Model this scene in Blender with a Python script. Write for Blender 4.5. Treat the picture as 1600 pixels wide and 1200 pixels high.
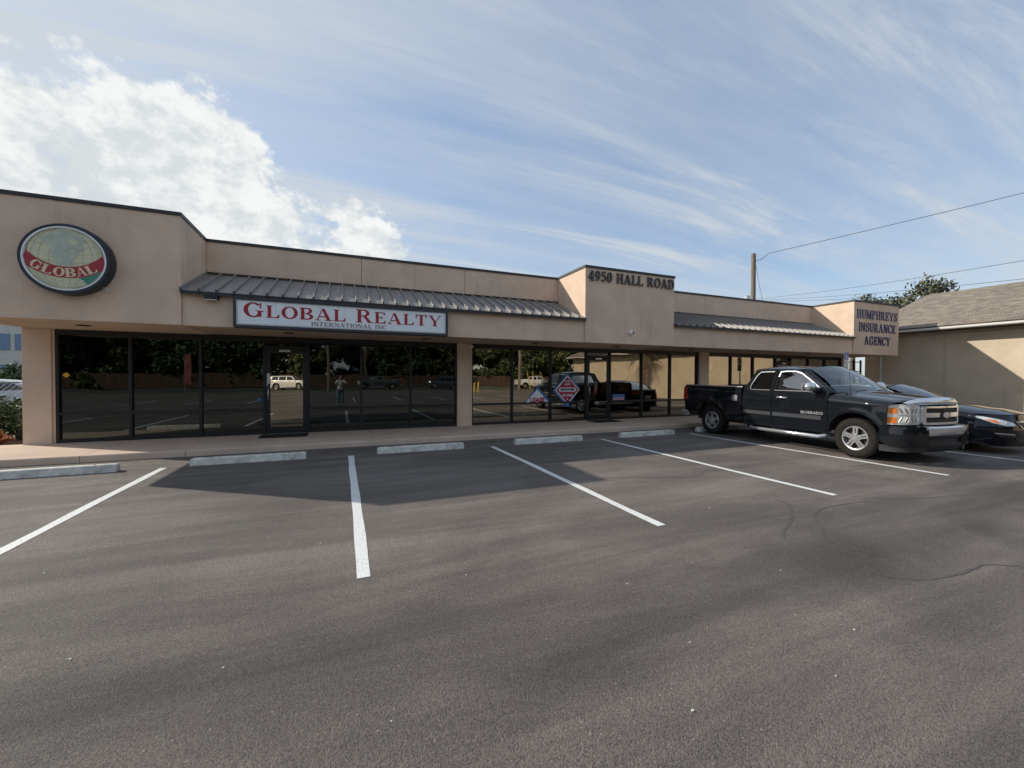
import bpy, bmesh, math, random
import numpy as np
from mathutils import Vector, Matrix
from mathutils.geometry import delaunay_2d_cdt

for o in list(bpy.data.objects):
    bpy.data.objects.remove(o, do_unlink=True)
SC = bpy.context.scene
COL = SC.collection
R = math.radians

# ------------------------------------------------------------------ camera
CAM_H = 1.57
cam_d = bpy.data.cameras.new('camera')
cam = bpy.data.objects.new('camera', cam_d)
COL.objects.link(cam)
cam_d.sensor_fit = 'HORIZONTAL'
cam_d.sensor_width = 36.0
cam_d.lens = 36.0 * 634.968 / 1600.0
cam_d.clip_start = 0.02
cam_d.clip_end = 4000
_r = Vector((0.92306, -0.38463, 0.00337)); _u = Vector((0.0027, 0.01523, 0.99988)); _f = Vector((0.38464, 0.92294, -0.0151))
cam.matrix_world = Matrix(((_r.x, _u.x, -_f.x, 0), (_r.y, _u.y, -_f.y, 0), (_r.z, _u.z, -_f.z, CAM_H), (0, 0, 0, 1)))
SC.camera = cam

# ------------------------------------------------------------------ sun and sky
SUN_EL = R(30.4)
SUN_H = Vector((-0.816, 0.578, 0))           # horizontal direction towards the sun
SUN_DIR = (SUN_H.normalized() * math.cos(SUN_EL) + Vector((0, 0, math.sin(SUN_EL)))).normalized()
sun_d = bpy.data.lights.new('sun', 'SUN')
sun_d.energy = 2.05
sun_d.angle = R(0.55)
sun_d.color = (1.0, 0.93, 0.82)
sun = bpy.data.objects.new('sun', sun_d)
COL.objects.link(sun)
sun.rotation_euler = SUN_DIR.to_track_quat('Z', 'Y').to_euler()
sun.location = (-30, 20, 30)

W = bpy.data.worlds.new('World')
SC.world = W
W.use_nodes = True


def build_sky():
    nt = W.node_tree
    nt.nodes.clear()
    N = nt.nodes.new
    L = nt.links.new

    def math_(op, a, b=None, c=None, clamp=False):
        n = N('ShaderNodeMath'); n.operation = op; n.use_clamp = clamp
        for i, v in enumerate((a, b, c)):
            if v is None: continue
            if isinstance(v, (int, float)): n.inputs[i].default_value = v
            else: L(v, n.inputs[i])
        return n.outputs[0]

    def ramp(v, a, b, c=0.0, d=1.0):
        n = N('ShaderNodeMapRange'); n.interpolation_type = 'SMOOTHSTEP'
        L(v, n.inputs[0])
        for i, k in enumerate((a, b, c, d)): n.inputs[i + 1].default_value = k
        return n.outputs[0]

    sky = N('ShaderNodeTexSky'); sky.sky_type = 'NISHITA'; sky.sun_disc = False
    sky.sun_elevation = SUN_EL
    sky.sun_rotation = math.atan2(SUN_DIR.x, SUN_DIR.y)
    sky.altitude = 20; sky.air_density = 1.0; sky.dust_density = 0.7; sky.ozone_density = 1.6
    tc = N('ShaderNodeTexCoord')
    sep = N('ShaderNodeSeparateXYZ'); L(tc.outputs['Generated'], sep.inputs[0])
    x, y, z = sep.outputs
    zz = math_('ADD', math_('MAXIMUM', z, 0.0), 0.12)
    px = math_('DIVIDE', x, zz); py = math_('DIVIDE', y, zz)
    comb = N('ShaderNodeCombineXYZ'); L(px, comb.inputs[0]); L(py, comb.inputs[1])

    def noise(vec, scale, detail, rough, dist=0.0, mapping=None):
        if mapping:
            m = N('ShaderNodeMapping'); L(vec, m.inputs[0])
            m.inputs['Rotation'].default_value = (0, 0, R(mapping[0])); m.inputs['Scale'].default_value = mapping[1]
            m.inputs['Location'].default_value = mapping[2] if len(mapping) > 2 else (0, 0, 0)
            vec = m.outputs[0]
        n = N('ShaderNodeTexNoise'); L(vec, n.inputs['Vector'])
        n.inputs['Scale'].default_value = scale; n.inputs['Detail'].default_value = detail
        n.inputs['Roughness'].default_value = rough; n.inputs['Distortion'].default_value = dist
        return n.outputs['Fac']
    # high thin cirrus: a soft veil with combed streaks in it
    c1 = ramp(noise(comb.outputs[0], 1.0, 6, 0.60, 0.5, (-52, (0.22, 0.95, 1), (0.4, 0.2, 0))), 0.34, 0.70)
    c2 = ramp(noise(comb.outputs[0], 1.0, 7, 0.68, 0.9, (-40, (0.55, 3.4, 1), (3.1, 1.7, 0))), 0.43, 0.70)
    c3 = ramp(noise(comb.outputs[0], 0.55, 2, 0.5, 0.3, (10, (1, 1, 1), (5, 2, 0))), 0.35, 0.7)
    c4 = ramp(noise(comb.outputs[0], 1.0, 7, 0.66, 0.7, (-78, (0.42, 3.0, 1), (7.3, 4.1, 0))), 0.42, 0.72)
    c5 = ramp(noise(comb.outputs[0], 1.0, 6, 0.62, 0.8, (-22, (0.30, 1.6, 1), (1.9, 8.2, 0))), 0.40, 0.70)
    veil = math_('ADD', math_('MULTIPLY', c1, 0.40), 0.05)
    veil = math_('ADD', veil, math_('ADD', math_('MULTIPLY', c4, 0.26), math_('MULTIPLY', c5, 0.20)))
    veil = math_('ADD', veil, math_('MULTIPLY', math_('MULTIPLY', c2, math_('ADD', c3, 0.45)), 0.50))
    dotn = N('ShaderNodeVectorMath'); dotn.operation = 'DOT_PRODUCT'; L(tc.outputs['Generated'], dotn.inputs[0])
    dotn.inputs[1].default_value = SUN_DIR
    veil = math_('ADD', veil, math_('MULTIPLY', ramp(dotn.outputs['Value'], 0.45, 1.0), 0.40), clamp=True)
    # cumulus bank in the north-west, with broken smaller heaps along the horizon
    az = math_('ARCTAN2', x, y)
    vs = N('ShaderNodeVectorMath'); vs.operation = 'MULTIPLY'; L(tc.outputs['Generated'], vs.inputs[0]); vs.inputs[1].default_value = (1, 1, 1.3)
    big = noise(vs.outputs[0], 6.0, 8, 0.58, 0.15, (0, (1, 1, 1), (1.3, 0.6, 0.25)))
    puff = noise(vs.outputs[0], 24.0, 6, 0.62, 0.1, (0, (1, 1, 1), (0.3, 0.9, 0.2)))
    bankaz = math_('MULTIPLY', ramp(az, -1.75, -1.1), ramp(az, 0.30, 0.10))
    top = math_('ADD', math_('ADD', math_('MULTIPLY', ramp(az, 0.24, 0.02), 0.14), 0.275), math_('MULTIPLY', math_('MULTIPLY', ramp(az, -0.06, -0.27), ramp(az, -0.75, -0.30)), 0.09))
    below = ramp(math_('SUBTRACT', top, z), -0.08, 0.10)
    dens = math_('ADD', big, math_('MULTIPLY', math_('SUBTRACT', puff, 0.5), 0.62))
    dens = math_('ADD', dens, math_('MULTIPLY', math_('MULTIPLY', below, bankaz), 0.56))
    cum = ramp(dens, 0.78, 0.96)
    heap = ramp(math_('ADD', dens, math_('MULTIPLY', ramp(z, 0.02, 0.20, 1.0, 0.0), 0.24)), 0.80, 0.94)
    cum = math_('MAXIMUM', cum, math_('MULTIPLY', heap, 0.7))
    # cloud colour: bright billows, greyer hollows
    body = ramp(math_('ADD', math_('MULTIPLY', puff, 0.55), math_('MULTIPLY', noise(vs.outputs[0], 9.0, 6, 0.62, 0.3, (0, (1, 1, 1), (2.2, 0.3, 1.1))), 0.6)), 0.46, 0.66)
    cc = N('ShaderNodeMix'); cc.data_type = 'RGBA'; L(body, cc.inputs[0])
    cc.inputs[6].default_value = (3.0, 3.2, 3.3, 1); cc.inputs[7].default_value = (4.05, 4.12, 4.08, 1)
    m0 = N('ShaderNodeMix'); m0.data_type = 'RGBA'; m0.inputs[0].default_value = 0.55; L(sky.outputs[0], m0.inputs[6]); m0.inputs[7].default_value = (1.15, 1.60, 2.22, 1)
    m1 = N('ShaderNodeMix'); m1.data_type = 'RGBA'; L(veil, m1.inputs[0]); L(m0.outputs[2], m1.inputs[6])
    va = N('ShaderNodeVectorMath'); va.operation = 'SCALE'; va.inputs[0].default_value = (2.70, 2.93, 3.18)
    au = math_('POWER', math_('MAXIMUM', dotn.outputs['Value'], 0.0), 60.0)       # thin cirrus scatters sunlight forward
    L(math_('ADD', math_('MULTIPLY', au, 1.6), 1.0), va.inputs['Scale'])
    L(va.outputs[0], m1.inputs[7])
    m2 = N('ShaderNodeMix'); m2.data_type = 'RGBA'; L(cum, m2.inputs[0]); L(m1.outputs[2], m2.inputs[6]); L(cc.outputs[2], m2.inputs[7])
    bg = N('ShaderNodeBackground'); bg.inputs[1].default_value = 0.092
    L(m2.outputs[2], bg.inputs[0])
    out = N('ShaderNodeOutputWorld'); L(bg.outputs[0], out.inputs[0])


build_sky()
W.cycles.sampling_method = "MANUAL"
W.cycles.sample_map_resolution = 512
SC.view_settings.view_transform = 'Standard'
SC.view_settings.look = 'None'
SC.view_settings.exposure = 1.3
SC.view_settings.gamma = 1.0
SC.view_settings.use_curve_mapping = False
SC.render.engine = 'CYCLES'
SC.cycles.use_denoising = True
SC.cycles.max_bounces = 8
SC.cycles.transparent_max_bounces = 12
SC.cycles.sample_clamp_indirect = 8


# ------------------------------------------------------------------ helpers
def tag(o, label, cat, group=None, kind=None):
    if label: o['label'] = label
    if cat: o['category'] = cat
    if group: o['group'] = group
    if kind: o['kind'] = kind
    return o


def empty(name, loc, rz=0.0, label=None, cat=None, group=None):
    o = bpy.data.objects.new(name, None)
    o.empty_display_size = 0.2
    COL.objects.link(o)
    o.location = loc
    o.rotation_euler = (0, 0, rz)
    return tag(o, label, cat, group)


def add(name, me, parent=None, loc=None):
    o = bpy.data.objects.new(name, me)
    COL.objects.link(o)
    if parent is not None: o.parent = parent
    if loc is not None: o.location = loc
    return o


def dup(o, parent=None):
    c = o.copy()
    COL.objects.link(c)
    if parent is not None:
        c.parent = parent
        c.matrix_parent_inverse = o.matrix_parent_inverse.copy()
    for ch in list(o.children):
        dup(ch, c)
    return c


def bevel(o, w=0.01, seg=2, ang=40):
    m = o.modifiers.new('bevel', 'BEVEL')
    m.width = w; m.segments = seg; m.limit_method = 'ANGLE'; m.angle_limit = R(ang)
    return o


class MB:
    """collects polygons; build() links them as one mesh object"""
    def __init__(s):
        s.v = []; s.f = []

    def pts(s, ps):
        i = len(s.v); s.v.extend([tuple(p) for p in ps]); return i

    def face(s, ps):
        i = s.pts(ps); s.f.append(tuple(range(i, i + len(ps)))); return s

    def box(s, x0, x1, y0, y1, z0, z1):
        i = s.pts([(x0, y0, z0), (x1, y0, z0), (x1, y1, z0), (x0, y1, z0), (x0, y0, z1), (x1, y0, z1), (x1, y1, z1), (x0, y1, z1)])
        for q in ((3, 2, 1, 0), (4, 5, 6, 7), (0, 1, 5, 4), (1, 2, 6, 5), (2, 3, 7, 6), (3, 0, 4, 7)):
            s.f.append(tuple(i + k for k in q))
        return s

    def prism(s, poly, a, b, axis='y'):
        """poly 2D, extruded from a to b along axis"""
        def P(p, t):
            return {'y': (p[0], t, p[1]), 'x': (t, p[0], p[1]), 'z': (p[0], p[1], t)}[axis]
        n = len(poly)
        i = s.pts([P(p, a) for p in poly] + [P(p, b) for p in poly])
        s.f.append(tuple(range(i, i + n))); s.f.append(tuple(range(i + 2 * n - 1, i + n - 1, -1)))
        for k in range(n):
            k2 = (k + 1) % n
            s.f.append((i + k, i + k2, i + n + k2, i + n + k))
        return s

    def grid(s, rows, close_u=False, close_v=False):
        n = len(rows[0]); i = len(s.v)
        for r in rows: s.pts(r)
        m = len(rows)
        for a in range(m - (0 if close_v else 1)):
            for b in range(n - (0 if close_u else 1)):
                a2 = (a + 1) % m; b2 = (b + 1) % n
                s.f.append((i + a * n + b, i + a * n + b2, i + a2 * n + b2, i + a2 * n + b))
        return s

    def tube(s, path, r, n=8, cap=True):
        path = [Vector(p) for p in path]
        rows = []
        ref = None
        for k, p in enumerate(path):
            d = (path[min(k + 1, len(path) - 1)] - path[max(k - 1, 0)]).normalized()
            if ref is None:
                ref = d.orthogonal().normalized()
            e1 = (ref - d * ref.dot(d))
            e1 = e1.normalized() if e1.length > 1e-6 else d.orthogonal().normalized()
            ref = e1
            e2 = d.cross(e1)
            rr = r[k] if isinstance(r, (list, tuple)) else r
            rows.append([p + (e1 * math.cos(2 * math.pi * j / n) + e2 * math.sin(2 * math.pi * j / n)) * rr for j in range(n)])
        i = len(s.v)
        s.grid(rows, close_u=True)
        if cap:
            s.f.append(tuple(i + j for j in range(n - 1, -1, -1)))
            e = i + (len(rows) - 1) * n
            s.f.append(tuple(e + j for j in range(n)))
        return s

    def lathe(s, prof, n=32, axis='y', center=(0, 0, 0)):
        """prof list of (radius, along)"""
        rows = []
        for (r, t) in prof:
            row = []
            for j in range(n):
                a = 2 * math.pi * j / n
                c, q = r * math.cos(a), r * math.sin(a)
                p = {'y': (c, t, q), 'x': (t, c, q), 'z': (c, q, t)}[axis]
                row.append((p[0] + center[0], p[1] + center[1], p[2] + center[2]))
            rows.append(row)
        return s.grid(rows, close_u=True)

    def mesh(s, name, mat, smooth=None, fix=True):
        me = bpy.data.meshes.new(name)
        me.from_pydata(s.v, [], s.f)
        if fix:
            bm = bmesh.new(); bm.from_mesh(me)
            bmesh.ops.recalc_face_normals(bm, faces=bm.faces)
            bm.to_mesh(me); bm.free()
        if mat is not None: me.materials.append(mat)
        if smooth is not None:
            me.polygons.foreach_set('use_smooth', [True] * len(me.polygons))
            me.set_sharp_from_angle(angle=R(smooth))
        me.update()
        return me

    def build(s, name, mat, parent=None, loc=None, smooth=None, fix=True):
        return add(name, s.mesh(name, mat, smooth, fix), parent, loc)


def pip(p, poly):
    x, y = p; ins = False; n = len(poly); j = n - 1
    for i in range(n):
        xi, yi = poly[i]; xj, yj = poly[j]
        if (yi > y) != (yj > y) and x < (xj - xi) * (y - yi) / (yj - yi) + xi: ins = not ins
        j = i
    return ins


def densify(loop, res):
    out = []
    n = len(loop)
    for i in range(n):
        a, b = loop[i], loop[(i + 1) % n]
        d = math.hypot(b[0] - a[0], b[1] - a[1]); k = max(1, int(math.ceil(d / res)))
        for j in range(k):
            t = j / k; out.append((a[0] + (b[0] - a[0]) * t, a[1] + (b[1] - a[1]) * t))
    return out


def fillet(pts, r, n=4):
    """round the corners of a polygon; r one radius or one per corner"""
    out = []; m = len(pts)
    for i in range(m):
        p = Vector(pts[i]); a = Vector(pts[i - 1]); b = Vector(pts[(i + 1) % m])
        rr = r[i] if isinstance(r, (list, tuple)) else r
        if rr <= 0: out.append(tuple(p)); continue
        da = (a - p); db = (b - p)
        rr = min(rr, da.length * .48, db.length * .48)
        s0 = p + da.normalized() * rr; s1 = p + db.normalized() * rr
        for k in range(n + 1):
            t = k / n
            q = s0 * (1 - t) ** 2 + p * 2 * t * (1 - t) + s1 * t * t
            out.append(tuple(q))
    return out


def tri2d(outer, holes=(), res=0.08):
    """triangulate a polygon with holes and interior points"""
    loops = [densify(outer, res)] + [densify(h, res) for h in holes]
    V = []; E = []
    for lp in loops:
        i = len(V); V += lp; n = len(lp)
        E += [(i + k, i + (k + 1) % n) for k in range(n)]
    xs = [p[0] for p in outer]; ys = [p[1] for p in outer]
    x = min(xs) + res * .5
    edge = loops[0] + [q for l in loops[1:] for q in l]
    ea = np.array(edge)
    while x < max(xs):
        y = min(ys) + res * .5
        while y < max(ys):
            if pip((x, y), loops[0]) and not any(pip((x, y), h) for h in loops[1:]):
                if ((ea[:, 0] - x) ** 2 + (ea[:, 1] - y) ** 2).min() > (res * .45) ** 2:
                    V.append((x, y))
            y += res
        x += res
    vo, eo, fo, *_ = delaunay_2d_cdt([Vector(p) for p in V], E, [], 0, 1e-6)
    tris = []
    for f in fo:
        c = [sum(vo[k][j] for k in f) / len(f) for j in (0, 1)]
        if pip(c, loops[0]) and not any(pip(c, h) for h in loops[1:]): tris.append(tuple(f))
    return [(p[0], p[1]) for p in vo], tris


def patch(name, outer, fn, mat, parent, holes=(), res=0.08, flange=None, smooth=50, thick=None):
    """polygon in a 2D chart, carried onto a curved surface by fn(a, b); flange = inward vector of the edge return"""
    V, T = tri2d(outer, holes, res)
    mb = MB()
    P = [Vector(fn(*p)) for p in V]
    mb.pts(P); mb.f += T
    cnt = {}
    for t in T:
        for k in range(3):
            e = (t[k], t[(k + 1) % 3]); key = tuple(sorted(e)); cnt.setdefault(key, []).append(e)
    if flange is not None:
        fl = Vector(flange)
        for key, es in cnt.items():
            if len(es) == 1:
                a, b = es[0]
                i = mb.pts([P[a], P[b], P[b] + fl, P[a] + fl]); mb.f.append((i + 1, i, i + 3, i + 2))
    return mb.build(name, mat, parent, smooth=smooth, fix=False)


def poly_solid(polys, depth):
    """union of 2D polygons as a solid; text plane x,z; front at y=-depth, back at y=0"""
    V = []; F = []
    for p in polys:
        i = len(V); V += [Vector(q) for q in p]; F.append(list(range(i, i + len(p))))
    vo, eo, fo, *_ = delaunay_2d_cdt(V, [], F, 0, 1e-6)
    keep = []
    for f in fo:
        c = [sum(vo[k][j] for k in f) / len(f) for j in (0, 1)]
        if any(pip(c, p) for p in polys): keep.append(f)
    fo = keep
    mb = MB(); n = len(vo)
    mb.pts([(p.x, -depth, p.y) for p in vo]); mb.pts([(p.x, 0, p.y) for p in vo])
    cnt = {}
    for f in fo:
        f = list(f)
        ar = sum(vo[f[k]].x * vo[f[(k + 1) % len(f)]].y - vo[f[(k + 1) % len(f)]].x * vo[f[k]].y for k in range(len(f)))
        if ar < 0: f.reverse()
        mb.f.append(tuple(f)); mb.f.append(tuple(n + k for k in reversed(f)))
        for k in range(len(f)):
            e = (f[k], f[(k + 1) % len(f)]); cnt.setdefault(tuple(sorted(e)), []).append(e)
    for es in cnt.values():
        if len(es) == 1:
            a, b = es[0]; mb.f.append((a, n + a, n + b, b))
    return mb


def text_mesh(s, size, mat, bold=0.0, depth=0.004, align='CENTER'):
    """plain sans lettering as a mesh in the x,z plane facing -y"""
    cu = bpy.data.curves.new('lettering', 'FONT')
    cu.body = s; cu.size = size; cu.align_x = align; cu.align_y = 'CENTER'; cu.offset = bold; cu.extrude = depth / 2; cu.resolution_u = 2
    o = bpy.data.objects.new('lettering', cu); COL.objects.link(o)
    me = bpy.data.meshes.new_from_object(o.evaluated_get(bpy.context.evaluated_depsgraph_get()))
    bpy.data.objects.remove(o, do_unlink=True)
    me.transform(Matrix.Rotation(R(90), 4, 'X'))
    me.materials.clear(); me.materials.append(mat)
    return me


# ------------------------------------------------------------------ materials
def mat(name, col, rough=0.6, metal=0.0, var=0.0, vscale=3.0, bump=0.0, bscale=60.0, bdist=0.01, coat=0.0, spec=0.5, stretch=(1, 1, 1), var2=None, emit=None):
    m = bpy.data.materials.new(name); m.use_nodes = True
    nt = m.node_tree; b = nt.nodes['Principled BSDF']
    b.inputs['Base Color'].default_value = (*col, 1); b.inputs['Roughness'].default_value = rough
    b.inputs['Metallic'].default_value = metal; b.inputs['Specular IOR Level'].default_value = spec
    b.inputs['Coat Weight'].default_value = coat; b.inputs['Coat Roughness'].default_value = 0.03
    N = nt.nodes.new; L = nt.links.new
    if var or bump:
        tc = N('ShaderNodeTexCoord'); mp = N('ShaderNodeMapping'); L(tc.outputs['Object'], mp.inputs[0]); mp.inputs['Scale'].default_value = stretch
    if var:
        n = N('ShaderNodeTexNoise'); L(mp.outputs[0], n.inputs['Vector']); n.inputs['Scale'].default_value = vscale
        n.inputs['Detail'].default_value = 8; n.inputs['Roughness'].default_value = 0.65
        r = N('ShaderNodeValToRGB'); L(n.outputs['Fac'], r.inputs[0])
        lo = tuple(c * (1 - var) for c in col); hi = tuple(min(1, c * (1 + var)) for c in (var2 or col))
        r.color_ramp.elements[0].position = .3; r.color_ramp.elements[1].position = .7
        r.color_ramp.elements[0].color = (*lo, 1); r.color_ramp.elements[1].color = (*hi, 1)
        L(r.outputs[0], b.inputs['Base Color'])
    if bump:
        n2 = N('ShaderNodeTexNoise'); L(mp.outputs[0], n2.inputs['Vector']); n2.inputs['Scale'].default_value = bscale
        n2.inputs['Detail'].default_value = 4
        bp = N('ShaderNodeBump'); bp.inputs['Strength'].default_value = bump; bp.inputs['Distance'].default_value = bdist
        L(n2.outputs['Fac'], bp.inputs['Height']); L(bp.outputs[0], b.inputs['Normal'])
    return m


def glass_mat(name, tint, refl, fres=1.5, rough=0.0, rcol=(1, 1, 1), wob=0.0):
    """flat tinted glazing: constant film reflectance plus fresnel, rest tinted see-through"""
    m = bpy.data.materials.new(name); m.use_nodes = True
    nt = m.node_tree; nt.nodes.clear(); N = nt.nodes.new; L = nt.links.new
    t = N('ShaderNodeBsdfTransparent'); t.inputs[0].default_value = (*tint, 1)
    g = N('ShaderNodeBsdfGlossy'); g.inputs['Roughness'].default_value = rough; g.inputs[0].default_value = (*rcol, 1)
    f = N('ShaderNodeFresnel'); f.inputs[0].default_value = fres
    mm = N('ShaderNodeMath'); mm.operation = 'ADD'; mm.use_clamp = True; L(f.outputs[0], mm.inputs[0]); mm.inputs[1].default_value = refl
    mx = N('ShaderNodeMixShader'); L(mm.outputs[0], mx.inputs[0]); L(t.outputs[0], mx.inputs[1]); L(g.outputs[0], mx.inputs[2])
    if wob:
        tc = N('ShaderNodeTexCoord'); n = N('ShaderNodeTexNoise'); L(tc.outputs['Object'], n.inputs['Vector']); n.inputs['Scale'].default_value = 1.1; n.inputs['Detail'].default_value = 1
        bp = N('ShaderNodeBump'); bp.inputs['Strength'].default_value = wob; bp.inputs['Distance'].default_value = 0.02
        L(n.outputs['Fac'], bp.inputs['Height']); L(bp.outputs[0], g.inputs['Normal'])
    o = N('ShaderNodeOutputMaterial'); L(mx.outputs[0], o.inputs[0])
    return m


def stucco_mat(name, col):
    m = mat(name, col, rough=0.9, spec=0.2)
    nt = m.node_tree; N = nt.nodes.new; L = nt.links.new; b = nt.nodes['Principled BSDF']
    tc = N('ShaderNodeTexCoord')
    def nz(scale, detail, rough, st=(1, 1, 1)):
        mp = N('ShaderNodeMapping'); L(tc.outputs['Object'], mp.inputs[0]); mp.inputs['Scale'].default_value = st
        n = N('ShaderNodeTexNoise'); L(mp.outputs[0], n.inputs['Vector']); n.inputs['Scale'].default_value = scale; n.inputs['Detail'].default_value = detail; n.inputs['Roughness'].default_value = rough
        return n.outputs['Fac']
    def mr(v, a, b_, c, d):
        n = N('ShaderNodeMapRange'); L(v, n.inputs[0]); n.interpolation_type = 'SMOOTHSTEP'
        for i, k in enumerate((a, b_, c, d)): n.inputs[i + 1].default_value = k
        return n.outputs[0]
    blotch = mr(nz(1.3, 7, .65), .3, .7, .90, 1.06)
    streak = mr(nz(1.0, 6, .6, (4.5, 4.5, .25)), .55, .80, 1.0, .80)      # rain streaks
    mul = N('ShaderNodeMath'); mul.operation = 'MULTIPLY'; L(blotch, mul.inputs[0]); L(streak, mul.inputs[1])
    fine = mr(nz(85, 3, .6), .25, .75, .93, 1.06)
    mul2 = N('ShaderNodeMath'); mul2.operation = 'MULTIPLY'; L(mul.outputs[0], mul2.inputs[0]); L(fine, mul2.inputs[1])
    mx = N('ShaderNodeVectorMath'); mx.operation = 'SCALE'; mx.inputs[0].default_value = col; L(mul2.outputs[0], mx.inputs['Scale'])
    L(mx.outputs[0], b.inputs['Base Color'])
    h = N('ShaderNodeMath'); h.operation = 'ADD'; L(nz(70, 4, .6), h.inputs[0]); L(nz(14, 4, .6), h.inputs[1])
    bp = N('ShaderNodeBump'); bp.inputs['Strength'].default_value = .45; bp.inputs['Distance'].default_value = .012
    L(h.outputs[0], bp.inputs['Height']); L(bp.outputs[0], b.inputs['Normal'])
    return m


def asphalt_mat():
    m = bpy.data.materials.new('asphalt'); m.use_nodes = True
    nt = m.node_tree; N = nt.nodes.new; L = nt.links.new; b = nt.nodes['Principled BSDF']
    tc = N('ShaderNodeTexCoord')
    def nz(scale, detail, rough, st=(1, 1, 1), rot=0, loc=(0, 0, 0), dist=0):
        mp = N('ShaderNodeMapping'); L(tc.outputs['Object'], mp.inputs[0]); mp.inputs['Scale'].default_value = st; mp.inputs['Rotation'].default_value = (0, 0, R(rot)); mp.inputs['Location'].default_value = loc
        n = N('ShaderNodeTexNoise'); L(mp.outputs[0], n.inputs['Vector']); n.inputs['Scale'].default_value = scale; n.inputs['Detail'].default_value = detail; n.inputs['Roughness'].default_value = rough; n.inputs['Distortion'].default_value = dist
        return n.outputs['Fac']
    def mr(v, a, b_, c, d):
        n = N('ShaderNodeMapRange'); L(v, n.inputs[0]); n.interpolation_type = 'SMOOTHSTEP'
        for i, k in enumerate((a, b_, c, d)): n.inputs[i + 1].default_value = k
        return n.outputs[0]
    def op(o, a, c):
        n = N('ShaderNodeMath'); n.operation = o
        for i, v in enumerate((a, c)):
            if isinstance(v, (int, float)): n.inputs[i].default_value = v
            else: L(v, n.inputs[i])
        return n.outputs[0]
    # worn lighter lane, oily darker patches, rolling streaks along the stalls
    sep = N('ShaderNodeSeparateXYZ'); L(tc.outputs['Object'], sep.inputs[0])
    patchy = mr(nz(.42, 6, .6, (1, 1, 1), 0, (3, 1, 0), .6), .36, .66, .80, 1.12)
    streak = mr(nz(.8, 9, .66, (.30, 2.4, 1), -8, (0, 5, 0), .5), .36, .66, .74, 1.14)
    wob = op('ADD', sep.outputs[1], op('MULTIPLY', nz(.55, 5, .6, (1, 1, 1), 0, (9, 2, 0)), 1.7))
    band = op('MULTIPLY', mr(wob, 2.55, 3.05, 0, 1), mr(wob, 3.95, 3.35, 0, 1))
    bandm = op('SUBTRACT', 1.0, op('MULTIPLY', band, .30))
    stains = mr(nz(1.6, 4, .55, (1, 1, 1), 0, (7, 7, 0)), .66, .76, 1.0, .78)
    base = op('MULTIPLY', op('MULTIPLY', patchy, streak), op('MULTIPLY', bandm, stains))
    # aggregate
    vo = N('ShaderNodeTexVoronoi'); L(tc.outputs['Object'], vo.inputs['Vector']); vo.inputs['Scale'].default_value = 150
    cell = N('ShaderNodeSeparateColor'); L(vo.outputs['Color'], cell.inputs[0])
    agg = mr(cell.outputs[0], 0.0, 1.0, .74, 1.26)
    spark = mr(cell.outputs[1], .993, 1.0, 1.0, 2.2)
    pits = mr(nz(62, 6, .72), .32, .47, .42, 1.0)
    f = op('MULTIPLY', op('MULTIPLY', base, agg), op('MULTIPLY', spark, pits))
    sc = N('ShaderNodeVectorMath'); sc.operation = 'SCALE'; sc.inputs[0].default_value = (.186, .160, .143); L(f, sc.inputs['Scale'])
    L(sc.outputs[0], b.inputs['Base Color'])
    b.inputs['Roughness'].default_value = .82; b.inputs['Specular IOR Level'].default_value = .35
    dv = mr(vo.outputs['Distance'], 0, .7, 1, 0)
    hh = op('ADD', op('MULTIPLY', dv, .5), op('MULTIPLY', nz(62, 6, .72), 1.3))
    bp = N('ShaderNodeBump'); bp.inputs['Strength'].default_value = .9; bp.inputs['Distance'].default_value = .011
    L(hh, bp.inputs['Height']); L(bp.outputs[0], b.inputs['Normal'])
    return m


def paint_line_mat():
    m = mat('road_paint', (.78, .78, .76), rough=.6, bump=.5, bscale=70, bdist=.006)
    nt = m.node_tree; N = nt.nodes.new; L = nt.links.new; b = nt.nodes['Principled BSDF']
    tc = N('ShaderNodeTexCoord'); n = N('ShaderNodeTexNoise'); L(tc.outputs['Object'], n.inputs['Vector']); n.inputs['Scale'].default_value = 38; n.inputs['Detail'].default_value = 6; n.inputs['Roughness'].default_value = .7
    r = N('ShaderNodeValToRGB'); L(n.outputs['Fac'], r.inputs[0])
    r.color_ramp.elements[0].position = .35; r.color_ramp.elements[0].color = (.24, .22, .20, 1)
    r.color_ramp.elements[1].position = .43; r.color_ramp.elements[1].color = (.70, .70, .68, 1)
    L(r.outputs[0], b.inputs['Base Color'])
    return m


M = {}
M['asphalt'] = asphalt_mat()
M['line'] = paint_line_mat()
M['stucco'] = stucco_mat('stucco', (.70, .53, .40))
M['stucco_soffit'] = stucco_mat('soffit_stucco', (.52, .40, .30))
M['walk'] = stucco_mat('walk_concrete', (.60, .46, .355))
M['concrete'] = mat('concrete', (.60, .575, .515), .9, var=.36, vscale=7, bump=.5, bscale=40, bdist=.01)
M['bronze'] = mat('bronze_metal', (.022, .021, .022), .42, .3)
M['coping'] = mat('coping_metal', (.035, .032, .031), .5, .2)
M['awning'] = mat('awning_metal', (.27, .25, .235), .42, .2, var=.2, vscale=1.2, stretch=(6, .6, .6))
M['awning_trim'] = mat('awning_trim', (.045, .042, .042), .45, .3)
M['glass_tint'] = glass_mat('tinted_glass', (.07, .085, .075), .055, 1.45, rcol=(.9, 1, .97), wob=.10)
M['glass_film'] = glass_mat('mirror_film_glass', (.10, .085, .07), .31, 1.5, rcol=(1.0, .90, .74), wob=.10)
M['aluminium'] = mat('aluminium', (.55, .55, .55), .35, .9)
M['white'] = mat('white_paint', (.78, .78, .77), .5, var=.05)
M['black_plastic'] = mat('black_plastic', (.018, .018, .019), .55)
M['rubber'] = mat('rubber', (.020, .018, .016), .85, var=.3, vscale=20, spec=.15)
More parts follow.
